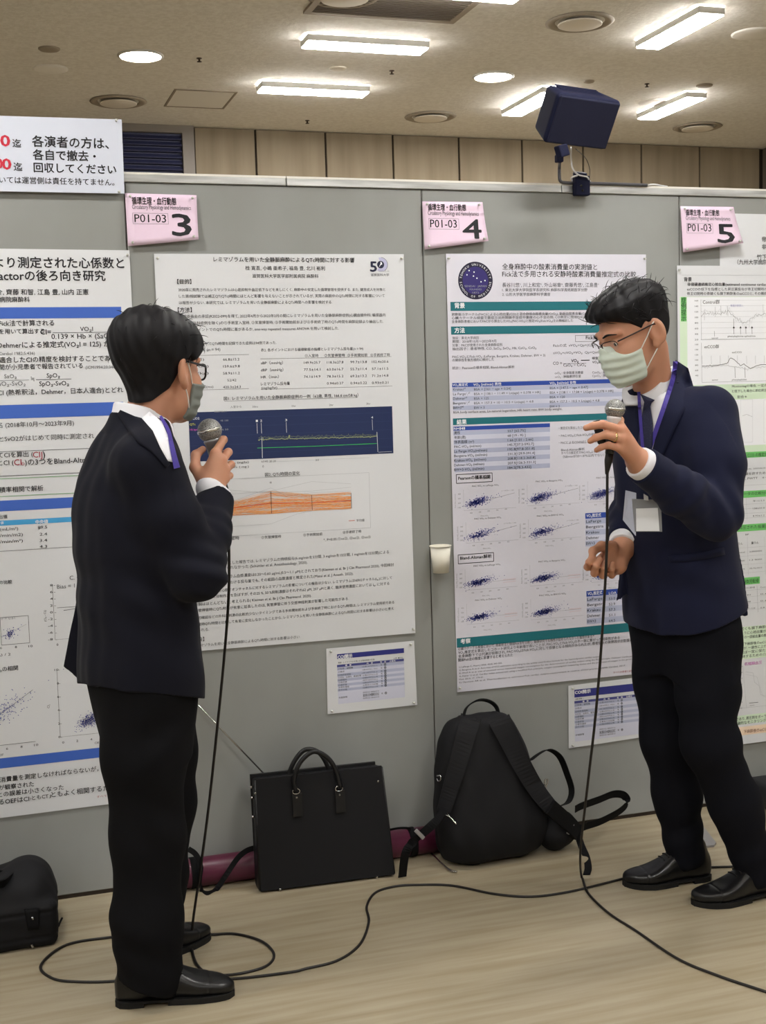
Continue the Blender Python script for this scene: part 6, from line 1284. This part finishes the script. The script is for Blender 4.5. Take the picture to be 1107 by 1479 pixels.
# black trolley bag at left
t = thing('travel_bag', 'black soft travel bag at the lower left corner by the panel', 'bag', (-.53, -.20, 0))
f0 = s_box((-.535, -.205, .062), I3, (.232, .122, .062), .024); f1 = s_box((-.545, -.200, .105), I3, (.222, .112, .068), .05); f2 = s_ell((-.372, -.185, .125), (.066, .085, .078)); f3 = s_ell((-.62, -.19, .13), (.14, .10, .055))
bagf = lambda P: sm_min(sm_min(sm_min(f0(P), f1(P), .02), f2(P), .05), f3(P), .04)+wob(P, 20, .0025, 14)+.0035*np.exp(-((P[:, 2]-.098)/.004)**2)+.003*np.exp(-((P[:, 2]-.030)/.004)**2)
add_surf('body', bagf, *bbox([(-.80, -.36, -.004), (-.27, -.03, .34)], 0), .005, M_fab, t)
def lp(x, y): return (x/6.15, 1230+y/6.15)
b = MB(); pix_patch([lp(215, 508), lp(350, 502)], [lp(250, 700), lp(352, 690)], 6, 6, bagf, .002, .002, M_web, b); pk_ = b.build('side_pocket', t)
for q in ((290, 592), (288, 840)):
    G = ray_hit(bagf, [lp(q[0]-6, q[1]-14), lp(q[0]+6, q[1]+14)], .005); b = MB(); b.add(*tube_vf(G, .0032, 8), M_chr, True); b.build('zip_pull', t)
b = MB(); P = smooth_path(np.array([at(*lp(-260, 210), -.20), at(*lp(-120, 175), -.19), at(*lp(40, 200), -.19), at(*lp(120, 190), -.19), at(*lp(150, 185), -.185), at(*lp(60, 265), -.28), at(*lp(-40, 300), -.31)]), 40); b.add(*ribbon_vf(P, .028, .004, [0, -.6, .8]), M_web); b.build('carry_strap', t)
b = MB(); P = smooth_path(np.array([at(*lp(520, 660), -.26), at(*lp(535, 625), -.24), at(*lp(553, 588), -.23)]), 10); b.add(*tube_vf(P, .003, 6), M_web, True); b.build('pull_tab', t)

# black case at the right edge
c0 = onz(1096, 1170); t = thing('suitcase', 'black hard case on the floor at the right edge behind the navy trousers', 'case', (c0[0]+.24, c0[1]+.09, 0))
b = MB(); x0, y0 = c0[0], min(c0[1], -.20); zt = at(1100, 1131, y0+.02)[2]-.03; b.add(*xbox(x0, x0+.48, y0, -.012, .008, zt, .02, 4), mat('black_case_shell', (26, 27, 32), .45), True); b.build('shell', t)
b = MB()
for k in range(4): z = .03+(zt-.05)*k/3; b.add(*xbox(x0+.03, x0+.45, y0-.004, y0, z-.004, z+.004, .002, 1), mat('case_rib', (58, 60, 70), .4))
b.build('ribs', t)
b = MB()
for xx in (x0+.05, x0+.43): b.add(*xbox(xx-.015, xx+.015, y0+.02, y0+.12, 0, .012, .003, 1), M_blackp)
b.build('feet', t)

# paper cup on the panel
cx, cz0, cz1 = at(636.8, 800, -.036)[0], at(636.5, 827, -.036)[2], at(637, 788, -.036)[2]; rr = .0345; rb = .0235
t = thing('paper_cup', 'white paper cup fixed to the panel seam left of the poster numbered 4', 'cup', (cx, -.0352, cz0))
M_cup = mat('cup_paper', (226, 222, 208), .6)
b = MB(); H_ = cz1-cz0; b.add(*lathe_vf([(0, .003), (rb, .003), (rb, 0), (rb+.0015, 0), (rr-.002, H_-.002), (rr-.004, H_-.003), (rb-.001, .006), (0, .006)], (cx, -.0352, cz0), (0, 0, 1), 40, False), M_cup, True); b.build('cup_body', t)
b = MB(); a = np.linspace(0, 2*np.pi, 40, endpoint=False); b.add(*tube_vf([(cx+(rr-.001)*math.cos(q), -.0352+(rr-.001)*math.sin(q), cz1-.001) for q in a], .0018, 8, closed=True), M_cup, True); b.build('rim', t)

# speaker on its bracket over the rail
k_ = 1; dS = 3.83; mpp = dS/F_PX; pc = ray(839, 171); vd = nrm(pc)
rx_ = nrm(RT-vd*np.dot(RT, vd)); uy_ = nrm(np.cross(rx_, vd)); uy_ = uy_ if uy_[2] > 0 else -uy_
def s3(x, y, z): return (rx_*x-uy_*y+vd*z)*mpp
e1, e2, e3 = s3(86, 11, 53.4), s3(-18.5, 65, 16.4), s3(-24, -17.5, 42.2)
a1 = nrm(e1); a2 = nrm(e2-a1*np.dot(e2, a1)); a3 = np.cross(a1, a2); a3 = a3 if np.dot(a3, e3) > 0 else -a3
l1, l2, l3 = np.linalg.norm(e1), np.linalg.norm(e2), np.linalg.norm(e3)
cF = CAM+ray(843, 177)*(dS/np.dot(ray(843, 177), FW)/1.0)       # centre of the front face
cS = cF+a3*l3/2
t = thing('loudspeaker', 'dark navy box loudspeaker tilted on a thin bracket above the panel', 'speaker', cS)
M_spk = mat('speaker_navy', (26, 29, 54), .7, spec=.2); M_gri = mat('speaker_grille', (22, 25, 52), .8, bump=((900, 900, 900), .3, .0008))
tap = s_box(cS, (a1, a2, a3), (l1/2, l2/2, l3/2), .014)
def spf(P):
    z = (P-cS)@a3/(l3/2); s_ = 1-.07*np.clip(z, -1, 1); Q = cS+((P-cS)@a1/s_)[:, None]*a1+((P-cS)@a2/s_)[:, None]*a2+((P-cS)@a3)[:, None]*a3; return tap(Q)
add_surf('cabinet', spf, *bbox([cS], .20), .003, M_spk, t)
b = MB(); b.add(*rbox(cS-a3*(l3/2+.001), (a1, a2, a3), (l1/2*.985, l2/2*.975, .005), .004, 2), M_gri, False); b.build('grille', t)
b = MB()
for k in range(9): b.add(*rbox(cS-a2*(l2/2-.001)+a3*(l3*.42-l3*.8*k/8.8), (a1, a2, a3), (l1/2*.70, .0022, .002), .0008, 1), M_spk)
b.build('top_ribs', t)
yk = cS[1]
jt = CAM+ray(812, 218)*((dS-.02)/np.dot(ray(812, 218), FW)); yj = jt[1]
t2 = thing('speaker_bracket', 'thin bent grey rod bracket clamped on the aluminium rail under the loudspeaker', 'bracket', at(840, 268, .0))
ry = -.012
b = MB(); P = smooth_path(np.array([at(810, 224, yj*.6+ry*.4), at(808.5, 240, ry), at(808.5, 256, ry), at(810.5, 262, ry), at(818, 264, ry), at(838, 264.5, ry), at(880, 265.5, ry), at(935, 267.4, ry)]), 60); b.add(*tube_vf(P, .0052, 10), mat('bracket_grey', (92, 92, 98), .4, metal=.6), True); b.build('rod', t2)
b = MB(); b.add(*rbox(jt, (nrm([1, .2, .3]), nrm([-.2, 1, 0]), nrm([-.3, 0, 1])), (.017, .014, .018), .004, 2), M_spk); b.build('ball_joint', t2); b = MB(); b.add(*rbox(at(808, 229, (yj+ry)/2), I3, (.011, .012, .012), .004, 2), M_spk); b.build('rod_socket', t2)
b = MB(); c0 = at(829.5, 254, -.022); c1 = at(851, 283, -.022); b.add(*xbox(c0[0], c1[0], -.034, -.0075, c1[2], c0[2], .004, 2), M_blackp if False else M_spk); cl = b.build('clamp', t2)
b = MB(); c = at(838, 252, -.02); b.add(*lathe_vf([(.0, -.004), (.021, -.004), (.023, 0), (.021, .006), (0, .006)], c, (0, -.35, 1), 24), M_spk, True); b.build('clamp_knob', cl)
b = MB()
for q in ((840, 268), (842, 275)): b.add(*lathe_vf([(0, .0015), (.004, .001), (.0045, -.002), (0, -.002)], at(*q, -.0345), (0, -1, 0), 12), M_blackp, True)
b.build('clamp_screw', cl)
M_wc = mat('white_cable', (226, 226, 228), .5)
b = MB(); P = smooth_path(np.array([at(825, 213, yj+.01), at(825.5, 230, .0), at(828, 244, -.020), at(836, 252.5, -.048), at(848, 255.5, -.046), at(851, 260, -.03), at(853, 262, -.002), at(850, 261, .02), at(830, 262, .02), at(826, 257, -.02), at(834, 253.5, -.050)]), 70); b.add(*tube_vf(P, .0026, 8), M_wc, True); b.build('speaker_lead', None, P[0], 'white lead looped round the bracket clamp under the loudspeaker', 'cable')
b = MB(); P = smooth_path(np.array([at(832, 215, yj+.01), at(846, 228, .0), at(852, 243, .0), at(852, 256, -.01)]), 30); b.add(*tube_vf(P, .0012, 6), M_cab, True); b.build('thin_lead', None, P[0], 'thin dark lead curving from the loudspeaker to its clamp', 'cable')
b = MB(); P = smooth_path(np.array([at(934, 267.4, ry), at(945, 266.5, ry+.006), at(955, 268, .005), at(964, 269.5, .03)]), 20); b.add(*tube_vf(P, .0026, 8), M_wc, True); b.build('white_cable', None, P[0], 'short white cable lying on the rail at the end of the bracket rod', 'cable')
